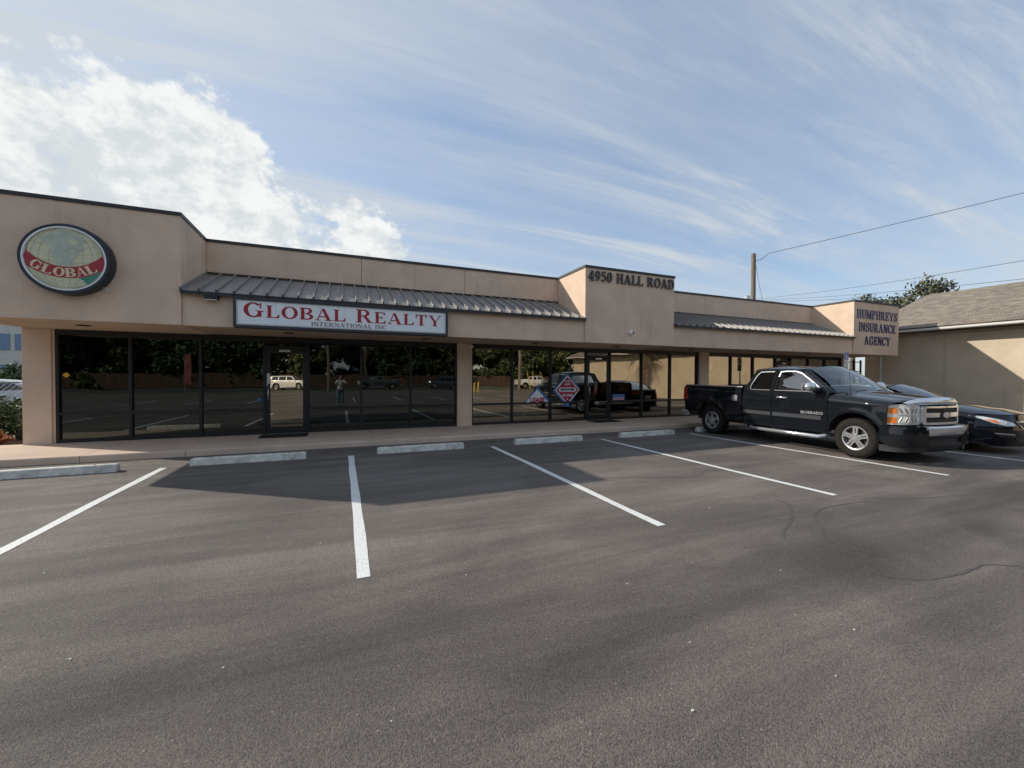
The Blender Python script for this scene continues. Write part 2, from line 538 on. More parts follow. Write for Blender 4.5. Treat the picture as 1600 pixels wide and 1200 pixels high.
M['chrome'] = mat('chrome', (.70, .72, .75), .13, .8)
M['satin'] = mat('satin_metal', (.55, .555, .56), .28, .75)
M['truck_paint'] = mat('charcoal_black_paint', (.008, .0095, .012), .5, .0, coat=1.0, spec=.0)
M['sedan_paint'] = mat('black_paint', (.005, .0055, .009), .5, .0, coat=1.0, spec=.0)
M['white_car_paint'] = mat('white_car_paint', (.78, .78, .77), .3, coat=1.0)
M['silver_paint'] = mat('silver_car_paint', (.42, .43, .44), .32, .6, coat=1.0)
M['grey_paint'] = mat('grey_car_paint', (.10, .105, .11), .32, .5, coat=1.0)
M['auto_glass'] = glass_mat('car_glass', (.78, .86, .84), .13, 1.5)
M['privacy_glass'] = glass_mat('dark_car_glass', (.03, .03, .03), .03, 1.45)
M['red_lens'] = mat('red_lens', (.30, .012, .010), .15, coat=1)
M['amber_lens'] = mat('amber_lens', (.80, .22, .03), .15, coat=1)
M['lamp_lens'] = mat('lamp_reflector', (.74, .74, .67), .15, .35, coat=1, var=.42, vscale=13)
M['seat'] = mat('seat_cloth', (.05, .05, .055), .9)
M['badge'] = mat('bright_badge', (.55, .55, .56), .3, .5)
M['lamp_bright'] = mat('lamp_bright', (.74, .74, .68), .12, .2, coat=1)
M['lamp_dark'] = mat('lamp_dark', (.28, .29, .28), .15, .5, coat=1)


# ================================================================== SETTING
def sheet(name, x0, x1, y0, y1, z, m, parent=None, kind='structure', label=None):
    mb = MB(); mb.face([(x0, y0, z), (x1, y0, z), (x1, y1, z), (x0, y1, z)])
    o = mb.build(name, m, parent)
    if kind and parent is None: o['kind'] = kind
    if label: o['label'] = label
    return o


M['earth'] = mat('earth_and_turf', (.075, .085, .035), .95, var=.5, vscale=.8, bump=.6, bscale=25, bdist=.03, var2=(.12, .11, .055))
M['road'] = mat('road_asphalt', (.075, .073, .072), .85, var=.2, vscale=.7, bump=.4, bscale=80)
M['tar'] = mat('tar_sealant', (.078, .068, .061), .6, bump=.4, bscale=30, var=.3, vscale=6)
sheet('ground', -900, 900, -900, 900, -.03, M['earth'], label='dull grassy ground running out to the horizon')
lot = sheet('parking_lot', -60, 23.7, -24, 12.4, 0, M['asphalt'], label='worn brown grey asphalt parking lot')
sheet('road', -400, 400, -42, -31, -.012, M['road'], label='street running past the lot, behind the viewer')

# stall lines (children of the lot), hand-painted so slightly wavy
rng = random.Random(4)


def stall_line(x, y0, y1, w=.105, wob=.012, n=18):
    mb = MB(); l = []; r = []
    ph = rng.random() * 6; k = rng.uniform(.8, 1.5)
    for i in range(n + 1):
        t = i / n; y = y0 + (y1 - y0) * t
        c = x + wob * math.sin(ph + t * 5 * k) + wob * .4 * math.sin(ph * 2 + t * 17)
        ww = w * (1 + .06 * math.sin(ph * 3 + t * 23)) / 2
        l.append((c - ww, y, .004)); r.append((c + ww, y, .004))
    mb.grid([l, r])
    return mb.build('stall_line', M['line'], lot)


L0, DL = -2.837, 2.989
for i in range(-2, 8):
    stall_line(L0 + DL * i, 3.36, 8.72, wob=.003 if i == 1 else .008)
for i in range(-3, 8):
    stall_line(L0 + DL * i + .6, -9.6, -4.6)
mb = MB(); mb.face([(-20, -22.1, .004), (18, -22.1, .004), (18, -21.98, .004), (-20, -21.98, .004)])
mb.build('edge_line', M['line'], lot)


def tar_seam(pts, w):
    mb = MB(); l = []; r = []
    P = [Vector((p[0], p[1], 0)) for p in pts]
    Q = []
    for i in range(len(P) - 1):          # smooth
        p0 = P[max(i - 1, 0)]; p1 = P[i]; p2 = P[i + 1]; p3 = P[min(i + 2, len(P) - 1)]
        for k in range(10):
            t = k / 10
            Q.append(.5 * ((2 * p1) + (p2 - p0) * t + (2 * p0 - 5 * p1 + 4 * p2 - p3) * t * t + (-p0 + 3 * p1 - 3 * p2 + p3) * t ** 3))
    Q.append(P[-1])
    for i, q in enumerate(Q):
        d = (Q[min(i + 1, len(Q) - 1)] - Q[max(i - 1, 0)]).normalized(); nrm = Vector((-d.y, d.x, 0))
        ww = w * rng.uniform(.35, 1.0) * math.sin(math.pi * min(1, (i + .6) / len(Q) * 6 if i < len(Q) / 6 else (len(Q) - i) / len(Q) * 6) / 2)
        q = q + nrm * rng.uniform(-.008, .008)
        l.append((q.x - nrm.x * ww / 2, q.y - nrm.y * ww / 2, .0025)); r.append((q.x + nrm.x * ww / 2, q.y + nrm.y * ww / 2, .0025))
    mb.grid([l, r])
    return mb.build('tar_seam', M['tar'], lot)


tar_seam([(5.19, 3.55), (5.11, 3.3), (4.59, 2.96), (4.06, 2.68), (3.98, 2.5)], .05)
tar_seam([(6.28, 3.04), (5.47, 3.08), (5.01, 2.96), (4.73, 2.74), (4.42, 2.45), (4.35, 2.2), (4.42, 1.99)], .035)
tar_seam([(4.03, 1.99), (3.98, 1.85), (4.18, 1.68), (4.58, 1.61), (5.02, 1.61), (5.29, 1.44)], .03)
tar_seam([(6.22, 3.29), (6.68, 2.95), (7.59, 2.74), (8.5, 2.5)], .02)
tar_seam([(3.51, 5.41), (4.34, 5.14), (5.13, 4.87), (5.6, 5.04)], .025)
# a few pale stones and scraps on the asphalt near the viewer
M['scrap'] = mat('pale_scrap', (.6, .58, .52), .8)
mbs = MB()
for (x, y, s) in [(2.95, 1.5, .007), (1.52, 1.42, .008), (2.0, 2.5, .006), (-.6, 2.6, .006), (.9, 3.1, .006), (3.3, 2.2, .006), (-1.4, 3.0, .007), (1.9, 1.8, .006), (2.4, 1.3, .005), (.2, 1.9, .005), (-.2, 4.2, .007), (-2.2, 4.4, .007), (4.1, 3.6, .008)]:
    mbs.prism(fillet([(x - s, y - s * .6), (x + s, y - s * .8), (x + s * .8, y + s * .7), (x - s * .7, y + s * .5)], s * .3, 2), .001, .001 + s * .6, 'z')
o = mbs.build('loose_grit', M['scrap'], lot); o['kind'] = 'stuff'

# sidewalk with kerb, cast in slabs (each slab a child)
walk = MB().box(-6.9, 22.8, 9.9, 11.88, -.05, .10).build('sidewalk', M['concrete'])
tag(walk, 'tan painted concrete sidewalk along the shop fronts', None, kind='structure')
xs = [-6.92, -4.42, -2.86, .66, 3.6, 6.5, 9.45, 12.4, 15.4, 18.4, 20.9, 22.82]
for a, b in zip(xs[:-1], xs[1:]):
    pr = fillet([(9.82, -.04), (11.92, -.04), (11.92, .125), (9.82, .125)], [0, 0, 0, .035], 4)
    mb = MB().prism(pr, a + .005, b - .005, 'x')
    mb.build('slab', M['walk'], walk, smooth=40)

# ================================================================== WHEEL STOPS
def wheel_stop_mesh():
    pr = fillet([(-.085, 0), (.085, 0), (.066, .125), (-.066, .125)], [0, 0, .03, .03], 4)
    mb = MB()
    n = len(pr); rows = []
    for x, s in ((-.915, .80), (-.90, .93), (-.87, 1), (-.4, 1), (0, 1), (.4, 1), (.87, 1), (.90, .93), (.915, .80)):
        rows.append([(x, p[0] * s, p[1] * (s if s < 1 else 1)) for p in pr])
    mb.grid(rows, close_u=True)
    mb.f.append(tuple(range(n))); mb.f.append(tuple(range(len(mb.v) - 1, len(mb.v) - n - 1, -1)))
    return mb.mesh('wheel_stop', M['concrete'], 40)


WS = wheel_stop_mesh()
M['rust'] = mat('rusty_steel', (.16, .075, .04), .8, .3)
PIN = MB().lathe([(.016, -.01), (.016, .003), (.001, .005)], 10, 'z').mesh('anchor_pin', M['rust'])
stops = [(-4.36, 8.72, .9, 'grey concrete wheel stop leftmost, in front of the sunlit corner column'),
         (-1.57, 8.80, -.4, 'grey concrete wheel stop in front of the door under the red lettered sign'),
         (1.57, 8.78, .3, 'grey concrete wheel stop right of the stubby wavy stall line'),
         (4.66, 8.80, 0, 'grey concrete wheel stop in front of the LEASE window sign'),
         (7.70, 8.82, .4, 'grey concrete wheel stop nearest the black pickup tailgate, below the house number'),
         (10.62, 9.0, 0, 'grey concrete wheel stop hidden behind the black pickup'),
         (13.7, 8.9, 0, 'grey concrete wheel stop hidden behind the black sedan')]
for i, (x, y, a, lb) in enumerate(stops[:6]):
    o = add('wheel_stop', WS); o.location = (x, y, .002); o.rotation_euler.z = R(a)
    tag(o, lb, 'wheel stop', 'wheel stops along the sidewalk')
    for px_ in (-.62, .62):
        pn = add('anchor_pin', PIN, o); pn.location = (px_, 0, .1255)

# ================================================================== THE SHOP BUILDING
YF, YP, YG, ZT, ZB = 9.91, 11.53, 11.90, 4.785, 2.588
XA0, XA1, XB0, XB1, XC0, XC1 = -6.20, -2.93, 6.386, 9.672, 19.145, 22.40
bld = empty('commercial_building', (8.1, YG, 0), 0, 'long tan stucco one storey shop building with dark glass fronts', 'building')
OFF = Vector((-8.1, -YG, 0))


def bpart(mb, name, m, parent=None, **k):
    """world-space geometry as a part of the building"""
    sm = k.pop('smooth', None)
    o = mb.build(name, m, None, smooth=sm)
    if parent is None or parent is bld:
        o.parent = bld; o.location = OFF
    else:
        o.parent = parent
    return o


M['inside_wall'] = mat('interior_wall', (.30, .27, .23), .9)
M['inside_floor'] = mat('interior_floor', (.10, .085, .07), .8, var=.2)
bpart(MB().box(-6.05, 22.25, 17.9, 18.0, 0, 2.9), 'interior_wall', M['inside_wall'])
bpart(MB().box(-6.05, 22.25, 12.0, 17.9, .06, .12), 'interior_floor', M['inside_floor'])
bpart(MB().box(-6.05, 22.25, 11.98, 17.9, 2.72, 2.80), 'interior_ceiling', M['inside_wall'])
for x in (3.37, 13.05):
    bpart(MB().box(x - .06, x + .06, 12.02, 17.9, .12, 2.72), 'partition_wall', M['inside_wall'])
bpart(MB().box(-6.20, -6.05, 12.05, 24, 0, 4.60), 'side_wall', M['stucco'])
bpart(MB().box(22.25, 22.40, 12.05, 24, 0, 4.60), 'side_wall', M['stucco'])
bpart(MB().box(-6.20, 22.40, 24, 24.15, 0, 4.60), 'rear_wall', M['stucco'])
M['roofing'] = mat('roof_membrane', (.35, .34, .32), .9, var=.2)
bpart(MB().box(-6.04, 22.24, 11.75, 23.98, 4.2, 4.28), 'roof', M['roofing'])
# parapet of stucco panels divided by control joints
bpart(MB().box(-2.9, 19.1, 11.58, 11.74, 2.9, 4.74), 'parapet_core', M['stucco'])
for a, b in ((-2.93, .47), (.47, 3.3), (3.3, 6.386), (9.672, 12.81), (12.81, 15.68), (15.68, 19.145)):
    bpart(MB().box(a + .006, b - .006, YP, YP + .06, 3.2, 4.76), 'parapet_panel', M['stucco'])
# towers
for a, b in ((XA0, XA1), (XB0, XB1), (XC0, XC1)):
    o = bpart(MB().box(a, b, YF, 12.04, ZB, 4.765), 'sign_tower', M['stucco']); bevel(o, .012, 2)
# coping
def coping(x0, x1, y0, y1):
    bpart(MB().box(x0, x1, y0, y1, 4.715, ZT + .012), 'coping', M['coping'])
for a, b in ((XA0, XA1), (XB0, XB1), (XC0, XC1)):
    o = bpart(MB().box(a - .022, b + .022, YF - .022, YP + .3, 4.722, ZT + .006), 'coping', M['coping'])
for a, b in ((XA1 + .024, XB0 - .024), (XB1 + .024, XC0 - .024)):
    bpart(MB().box(a, b, YP - .025, YP + .29, 4.722, ZT + .002), 'coping', M['coping'])
bpart(MB().box(-6.22, -6.0, 11.84, 24.1, 4.60, 4.70), 'coping', M['coping'])
# lower fascia beams and soffit
for segs in (((XA1 + .0, 1.4), (1.4, XB0)), ((XB1, 12.61), (12.61, 15.42), (15.42, XC0))):
    for a, b in segs:
        o = bpart(MB().box(a + .004, b - .004, YF + .05, YF + .25, ZB + .004, 3.30), 'fascia_panel', M['stucco'])
bpart(MB().box(XA1 + .01, XC0 - .01, YF + .075, YF + .22, ZB + .02, 3.2), 'fascia_core', M['stucco'])
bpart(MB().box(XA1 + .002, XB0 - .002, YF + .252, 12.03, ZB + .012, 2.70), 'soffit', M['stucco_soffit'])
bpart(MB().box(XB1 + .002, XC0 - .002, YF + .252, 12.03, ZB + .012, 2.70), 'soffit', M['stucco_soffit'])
# recessed soffit lights (dark rims)
for x in (-4.75, -1.15, 2.05, 5.2, 8.1, 11.3, 14.4, 17.6, 20.8):
    mb = MB().lathe([(.115, 0), (.115, -.012), (.085, -.014), (.08, -.002), (.02, -.001)], 20, 'z', (x, 10.75, ZB + .0115 if not (XA0 < x < XA1 or XB0 < x < XB1 or XC0 < x < XC1) else ZB - .0005))
    bpart(mb, 'soffit_light', M['black_plastic'], smooth=40)
# columns
for a, b, y0 in ((-6.20, -5.74, 11.795), (3.15, 3.60, 11.76), (12.80, 13.28, 11.76), (21.92, 22.40, 11.795)):
    o = bpart(MB().box(a, b, y0, 12.06, .10, ZB + .011 if (a > 0 and a < 20) else ZB - .002), 'column', M['stucco']); bevel(o, .012, 2)
bpart(MB().box(-5.738, -5.70, 11.825, 11.98, .126, ZB - .003), 'jamb_trim', M['stucco'])

# storefronts: frame with mullions, rails and panes
def storefront(xs, doors, glass, upper_glass=None, top=ZB + .012):
    ya, yb = YG - .06, YG + .06
    z0, z1, zm = .126, top - .002, .755
    x0, x1 = xs[0], xs[-1]
    fr = MB()
    fr.box(x0, x0 + .05, ya, yb, z0, z1); fr.box(x1 - .05, x1, ya, yb, z0, z1)
    fr.box(x0 + .05, x1 - .05, ya + .002, yb - .002, 2.47, z1 - .002)
    sf = bpart(fr, 'storefront_frame', M['bronze'])
    def sub(mb, name, m):
        o = mb.build(name, m, sf); return o
    for x in xs[1:-1]:
        sub(MB().box(x - .03, x + .03, ya - .004, yb + .004, z0, 2.469), 'mullion', M['bronze'])
    for a, b in zip(xs[:-1], xs[1:]):
        A = a + (.05 if a == x0 else .03); B = b - (.05 if b == x1 else .03)
        if any(abs(a - d[0]) < .02 for d in doors):
            sub(MB().box(A, B, ya, yb, 2.29, 2.35), 'transom_bar', M['bronze'])
            sub(MB().box(A, B, YG - .004, YG + .004, 2.352, 2.468), 'pane', M['glass_tint'])
            door(A, B, glass)
        else:
            sub(MB().box(A, B, ya + .004, yb - .004, z0, z0 + .075), 'sill', M['bronze'])
            sub(MB().box(A, B, ya + .004, yb - .004, zm - .03, zm + .03), 'mid_rail', M['bronze'])
            sub(MB().box(A, B, YG - .004, YG + .004, zm + .031, 2.469), 'pane', upper_glass or glass)
            sub(MB().box(A, B, YG - .004, YG + .004, z0 + .076, zm - .031), 'pane', glass)


def door(a, b, glass):
    ya, yb = YG - .045, YG + .01
    z0, z1 = .137, 2.285
    mb = MB()
    a += .006; b -= .006
    mb.box(a, a + .09, ya, yb, z0, z1); mb.box(b - .09, b, ya, yb, z0, z1)
    mb.box(a + .09, b - .09, ya + .002, yb - .002, z1 - .11, z1); mb.box(a + .09, b - .09, ya + .002, yb - .002, z0, z0 + .17)
    d = bpart(mb, 'door', M['bronze'])
    MB().box(a + .09, b - .09, YG - .024, YG - .016, z0 + .171, z1 - .111).build('door_glass', M['glass_film'], d)
    hx = a + .055
    MB().tube([(hx, ya - .005, 1.00), (hx, ya - .06, 1.02), (hx, ya - .06, 1.28), (hx, ya - .005, 1.30)], .016, 8).build('pull_handle', M['aluminium'], d, smooth=60)
    MB().box(hx - .035, hx + .035, ya - .008, ya - .0005, 1.40, 1.66).build('push_plate', M['aluminium'], d)
    MB().lathe([(.02, ya), (.02, ya - .015), (.001, ya - .016)], 14, 'y', (a + .03, 0, 1.36)).build('lock', M['aluminium'], d, smooth=40)
    MB().box(a + .30, a + .55, ya - .05, ya - .001, z1 - .075, z1 - .02).build('door_closer', M['satin'], d)


storefront([-5.70, -4.45, -3.14, -1.82, -.83, .47, 1.80, 3.15], [(-1.82,)], M['glass_tint'], top=ZB)
storefront([3.60, 4.95, 6.32, 7.70, 8.67, 10.07, 11.41, 12.80], [(7.70,)], M['glass_film'])
storefront([13.28, 14.6, 15.9, 17.3, 18.27, 19.5, 20.7, 21.92], [(17.3,)], M['glass_film'], top=ZB)


# awnings of standing seam metal
def awning(x0, x1):
    ye, ze, yt, zt = YF - .06, 3.275, YP - .001, 3.975
    n = int(round((x1 - x0) / .292)); w = (x1 - x0) / n
    d = Vector((0, yt - ye, zt - ze)); ln = d.length; e = d.normalized(); nr = Vector((0, -e.z, e.y))
    eave = MB().prism([(ye - .012, ze - .075), (ye + .03, ze - .075), (ye + .03, ze - .004), (ye - .012, ze - .004)], x0 + .002, x1 - .002, 'x')
    eave.prism([(ye + .03, ze - .03), (YF + .049, ze - .03), (YF + .049, ze + .0), (ye + .03, ze - .006)], x0 + .004, x1 - .004, 'x')
    eave.prism([(yt - .07, zt + .012), (yt, zt + .034), (yt, zt + .05), (yt - .075, zt + .02)], x0 + .002, x1 - .002, 'x')
    for k in range(n):      # dark closures at the seam ends
        eave.box(x0 + k * w + .002, x0 + k * w + .032, ye - .05, ye - .030, ze - .035, ze + .040)
    aw = bpart(eave, 'awning', M['awning_trim'])
    # one pan with its raised seam, mesh shared by all
    def S(x, t, h): 
        p = Vector((x, ye, ze)) + e * t + nr * h; return tuple(p)
    mb = MB()
    prof = [(0, 0), (.003, .052), (.006, .056), (.028, .056), (.031, .052), (.034, .004), (.12, .006), (.20, .004), (w - .001, .004), (w - .001, -.008)]
    m = len(prof)
    mb.pts([S(p[0] + x0, -.03, p[1]) for p in prof] + [S(p[0] + x0, ln, p[1]) for p in prof])
    for k in range(m - 1): mb.f.append((k, k + 1, m + k + 1, m + k))
    mb.f.append((0, m, 2 * m - 1, m - 1))
    mb.f.append(tuple(range(m - 1, -1, -1))); mb.f.append(tuple(range(m, 2 * m)))
    me = mb.mesh('panel', M['awning'], None)
    for k in range(n):
        o = add('panel', me, aw); o.location = (k * w, 0, 0)


awning(XA1 + .002, XB0 - .002)
awning(XB1 + .002, XC0 - .002)


# ================================================================== SERIF LETTERING
def ell(cx, cy, rx, ry, a0, a1, n):
    return [(cx + rx * math.cos(R(a0 + (a1 - a0) * k / n)), cy + ry * math.sin(R(a0 + (a1 - a0) * k / n))) for k in range(n + 1)]


def ringpart(cx, cy, RX, RY, rx, ry, a0, a1, n=20, icx=None):
    o = ell(cx, cy, RX, RY, a0, a1, n); i = ell(cx if icx is None else icx, cy, rx, ry, a0, a1, n)
    return [[o[k], o[k + 1], i[k + 1], i[k]] for k in range(n)]


def strokep(pts, ws):
    P = [Vector(p) for p in pts]; l = []; r = []
    for i, p in enumerate(P):
        d = (P[min(i + 1, len(P) - 1)] - P[max(i - 1, 0)]).normalized(); nn = Vector((-d.y, d.x)) * ws[i] / 2
        l.append(tuple(p + nn)); r.append(tuple(p - nn))
    return [[l[k], l[k + 1], r[k + 1], r[k]] for k in range(len(P) - 1)]


def rc(a, b, c, d): return [(a, b), (c, b), (c, d), (a, d)]


def glyph(ch, S=.20, t=.075, sf=.085, st=.065):
    """serif capital of height 1: list of polygons and its width"""
    def stem(x, w=S, top=True, bot=True):
        q = [rc(x, 0, x + w, 1)]
        if bot: q.append(rc(x - sf, 0, x + w + sf, st))
        if top: q.append(rc(x - sf, 1 - st, x + w + sf, 1))
        return q
    o = sf
    if ch == ' ': return [], .42
    if ch == '-': return [rc(.05, .4, .4, .5)], .45
    if ch == 'I': return stem(o), o * 2 + S
    if ch == 'L': return stem(o) + [rc(o, 0, .72, st * 1.2), [(.56, st), (.72, 0), (.74, .30), (.69, .30)]], .76
    if ch == 'E': return stem(o) + [rc(o, 0, .72, st * 1.2), rc(o, 1 - st * 1.2, .70, 1), rc(o, .47, .52, .47 + t), [(.56, st), (.72, 0), (.75, .28), (.70, .28)], [(.56, 1 - st), (.70, 1), (.72, .74), (.67, .74)], rc(.49, .37, .54, .64)], .78
    if ch == 'F': return stem(o) + [rc(o, 1 - st * 1.2, .70, 1), rc(o, .47, .52, .47 + t), [(.56, 1 - st), (.70, 1), (.72, .74), (.67, .74)], rc(.49, .37, .54, .64)], .74
    if ch == 'H': return stem(o) + stem(o + .56) + [rc(o, .465, o + .6, .465 + t)], o * 2 + .56 + S
    if ch == 'T': return stem(.32, S, False, True) + [rc(.02, 1 - st * 1.2, .82, 1), [(.02, 1), (.16, 1 - st), (.07, .72), (.02, .72)], [(.82, 1), (.68, 1 - st), (.77, .72), (.82, .72)]], .84
    if ch == 'A':
        return [[(.40, .97), (.47, 1), (.16, .03), (.09, .03)], [(.38, 1), (.56, 1), (.92, .03), (.70, .03)], rc(.22, .28, .74, .28 + t), rc(-.01, 0, .30, st), rc(.60, 0, 1.02, st)], 1.0
    if ch == 'V': return [[(.08, .97), (.30, .97), (.58, .02), (.46, .02)], [(.86, .97), (.93, .97), (.58, 0), (.50, .05)], rc(0, 1 - st, .40, 1), rc(.72, 1 - st, 1.02, 1)], 1.0
    if ch == 'Y': return [rc(.38, 0, .38 + S, .46), rc(.38 - sf, 0, .38 + S + sf, st)] + [[(.06, .97), (.25, .97), (.56, .42), (.38, .42)], [(.82, .97), (.89, .97), (.57, .42), (.51, .46)], rc(-.02, 1 - st, .36, 1), rc(.70, 1 - st, .98, 1)], .95
    if ch == 'N': return [rc(o, 0, o + t, 1), rc(.72, 0, .72 + t, 1), [(o, 1), (o + S * 1.1, 1), (.72 + t, 0), (.72 - S * .55, 0)], rc(o - sf, 0, o + t + sf, st), rc(o - sf, 1 - st, o + S, 1), rc(.72 - sf, 1 - st, .72 + t + sf, 1)], .72 + t + sf
    if ch == 'M': return stem(.86, S) + [rc(o, 0, o + t, 1), [(o, 1), (o + S, 1), (.60, .05), (.52, .05)], [(.88, 1), (.93, 1), (.60, .02), (.52, .05)], rc(o - sf, 0, o + t + sf, st), rc(o - sf, 1 - st, o + S, 1)], .86 + S + sf
    if ch == 'U': return [rc(o, .32, o + S, 1), rc(.70, .32, .70 + t, 1), rc(o - sf, 1 - st, o + S + sf, 1), rc(.70 - sf, 1 - st, .70 + t + sf, 1)] + ringpart((o + .70 + t) / 2, .34, (.70 + t - o) / 2, .355, (.70 + t - o) / 2 - (S + t) / 2, .355 - t * 1.1, 180, 360, 20, icx=(o + S + .70) / 2), .70 + t + sf
    if ch == 'O' or ch == '0':
        w = .92 if ch == 'O' else .68
        return ringpart(w / 2, .5, w / 2, .52, w / 2 - S * 1.05, .52 - t, 0, 360, 36), w
    if ch == 'C' or ch == 'G':
        q = ringpart(.46, .5, .45, .52, .45 - S * 1.05, .52 - t, 42, 318, 30)
        q += [[(.74, .64), (.82, .62), (.84, 1.0), (.78, 1.0)]]
        if ch == 'C': return q + [[(.76, .14), (.80, .10), (.86, .30), (.80, .32)]], .88
        return q + [rc(.66, .04, .66 + S * .9, .46), rc(.56, .40, .96, .40 + st)], .97
    if ch == 'D': return stem(o) + ringpart(.40, .5, .48, .5, .48 - S * 1.05, .5 - t, -90, 90, 22) + [rc(o, 0, .41, t), rc(o, 1 - t, .41, 1)], .90
    if ch == 'B': return stem(o) + ringpart(.42, .745, .32, .255, .32 - S * .95, .255 - t, -90, 90, 16) + ringpart(.42, .26, .38, .26, .38 - S, .26 - t, -90, 90, 16) + [rc(o, 0, .43, t), rc(o, 1 - t, .43, 1), rc(o, .49 - t * .1, .43, .49 + t * .5)], .82
    if ch == 'P': return stem(o) + ringpart(.42, .72, .36, .28, .36 - S, .28 - t, -90, 90, 18) + [rc(o, 1 - t, .43, 1), rc(o, .44, .43, .44 + t)], .80
    if ch == 'R': return stem(o) + ringpart(.42, .73, .34, .27, .34 - S * .95, .27 - t, -90, 90, 18) + [rc(o, 1 - t, .43, 1), rc(o, .46, .43, .46 + t), [(.38, .50), (.58, .50), (.88, .03), (.66, .03)], rc(.64, 0, .98, st)], .96
    if ch == 'S':
        pts = [(.66, .80), (.56, .93), (.36, .965), (.16, .88), (.13, .70), (.30, .57), (.50, .47), (.64, .32), (.58, .12), (.36, .035), (.16, .08), (.06, .22)]
        ws = [t * .7, t, t * 1.1, S * .7, S * .95, S * 1.1, S * 1.1, S * .95, S * .7, t * 1.1, t, t * .7]
        P = []; Wd = []
        for i in range(len(pts) - 1):
            p0, p1, p2, p3 = pts[max(i - 1, 0)], pts[i], pts[i + 1], pts[min(i + 2, len(pts) - 1)]
            for k in range(4):
                u = k / 4
                P.append(tuple(.5 * (2 * p1[j] + (p2[j] - p0[j]) * u + (2 * p0[j] - 5 * p1[j] + 4 * p2[j] - p3[j]) * u * u + (-p0[j] + 3 * p1[j] - 3 * p2[j] + p3[j]) * u ** 3) for j in (0, 1)))
                Wd.append(ws[i] * (1 - u) + ws[i + 1] * u)
        P.append(pts[-1]); Wd.append(ws[-1])
        return strokep(P, Wd) + [rc(.63, .66, .69, 1.0), rc(.03, 0, .09, .36)], .74
    if ch == '4': return [rc(.42, 0, .42 + S, 1), rc(.30, 0, .42 + S + .12, st), rc(.02, .24, .76, .24 + t * 1.2), [(.42, 1), (.50, 1), (.10, .26), (.02, .26)]], .78
    if ch == '5':
        return [rc(.12, .54, .12 + t, 1), rc(.12, 1 - t * 1.7, .62, 1)] + ringpart(.32, .33, .36, .34, .36 - S, .34 - t, -150, 125, 26), .70
    if ch == '9':
        return ringpart(.34, .68, .33, .34, .33 - S * .9, .34 - t, 0, 360, 28) + strokep([(.58, .68), (.56, .42), (.46, .18), (.28, .05), (.10, .10)], [S * .9, S * .95, S * .7, t, t * 1.6]), .70
    if ch == '1': return stem(.2, S, False, True) + [[(.05, .84), (.2, 1), (.22, .9), (.08, .80)]], .55
    return [rc(.05, 0, .5, 1)], .6


GC = {}


def letter_row(text, x, z, width, height, y, depth, m, parent, track=.10, origin=Vector((0, 0, 0)), caps=None, S=.20, t=.075, names='letter'):
    """row of letters filling width; first-of-word capitals may be taller (caps factor)"""
    items = []; total = 0; first = True
    for ch in text:
        g, w = glyph(ch, S, t)
        k = caps if (caps and first and ch != ' ') else 1.0
        items.append((ch, g, w, k)); total += w * k + track
        first = ch == ' '
    total -= track
    sx = width / total; cx = x
    for ch, g, w, k in items:
        if g:
            key = (ch, round(sx, 4), round(height * k, 4), depth, S, m.name)
            if key not in GC:
                GC[key] = poly_solid([[(p[0] * sx * k, p[1] * height * k) for p in q] for q in g], depth).mesh('letter', m, None, fix=False)
            o = add(names, GC[key], parent); o.location = Vector((cx, y, z)) - origin
        cx += (w * k + track) * sx


# ================================================================== SIGNS ON THE BUILDING
M['sign_face'] = mat('sign_acrylic', (.82, .85, .86), .25, var=.05, vscale=2)
M['sign_frame'] = mat('sign_frame', (.045, .045, .05), .45, .3)
M['red_print'] = mat('red_print', (.36, .010, .022), .4)
M['maroon_print'] = mat('maroon_print', (.16, .02, .045), .4)
M['letter_grey'] = mat('weathered_letter', (.075, .070, .068), .55, .2, var=.35, vscale=14)
M['letter_blue'] = mat('navy_letter', (.012, .022, .12), .35, coat=.4)

# long box sign
bx = empty('box_sign', (.16, YF, 2.6), 0, 'long white box sign with red serif lettering under the metal awning', 'sign')
ox = Vector((.16, YF, 2.6))
yb, yf = YF + .045, YF - .20


def sub(mb, name, m, parent, origin, **k):
    o = mb.build(name, m, parent, **k)
    o.location = -origin if parent.parent is None else Vector((0, 0, 0))
    return o


X0, X1, Z0, Z1 = -2.03, 2.36, 2.575, 3.185
fr = MB()
fr.box(X0, X1, yf, yb, Z0, Z0 + .055); fr.box(X0, X1, yf, yb, Z1 - .05, Z1)
fr.box(X0, X0 + .05, yf + .001, yb - .001, Z0 + .055, Z1 - .05); fr.box(X1 - .05, X1, yf + .001, yb - .001, Z0 + .055, Z1 - .05)
fr.box(X0 + .05, X1 - .05, yf + .06, yb - .002, Z0 + .055, Z1 - .05)
sub(fr, 'cabinet', M['sign_frame'], bx, ox)
lip = MB()
lip.box(X0 + .051, X1 - .051, yf + .018, yf + .03, Z0 + .056, Z0 + .085)
lip.box(X0 + .051, X0 + .075, yf + .018, yf + .03, Z0 + .085, Z1 - .051); lip.box(X1 - .075, X1 - .051, yf + .018, yf + .03, Z0 + .085, Z1 - .051)
sub(lip, 'retainer', M['satin'], bx, ox)
xs = [X0 + .051, -1.28, .05, 1.62, X1 - .051]
for a, b in zip(xs[:-1], xs[1:]):
    sub(MB().box(a + .0015, b - .0015, yf + .032, yf + .055, Z0 + .056, Z1 - .051), 'face_panel', M['sign_face'], bx, ox)
letter_row('GLOBAL', -1.86, 2.80, 1.93, .255, yf + .0318, .003, M['red_print'], bx, .09, ox, caps=1.15, S=.20, t=.09)
letter_row('REALTY', .28, 2.80, 1.92, .255, yf + .0318, .003, M['red_print'], bx, .09, ox, caps=1.15, S=.20, t=.09)
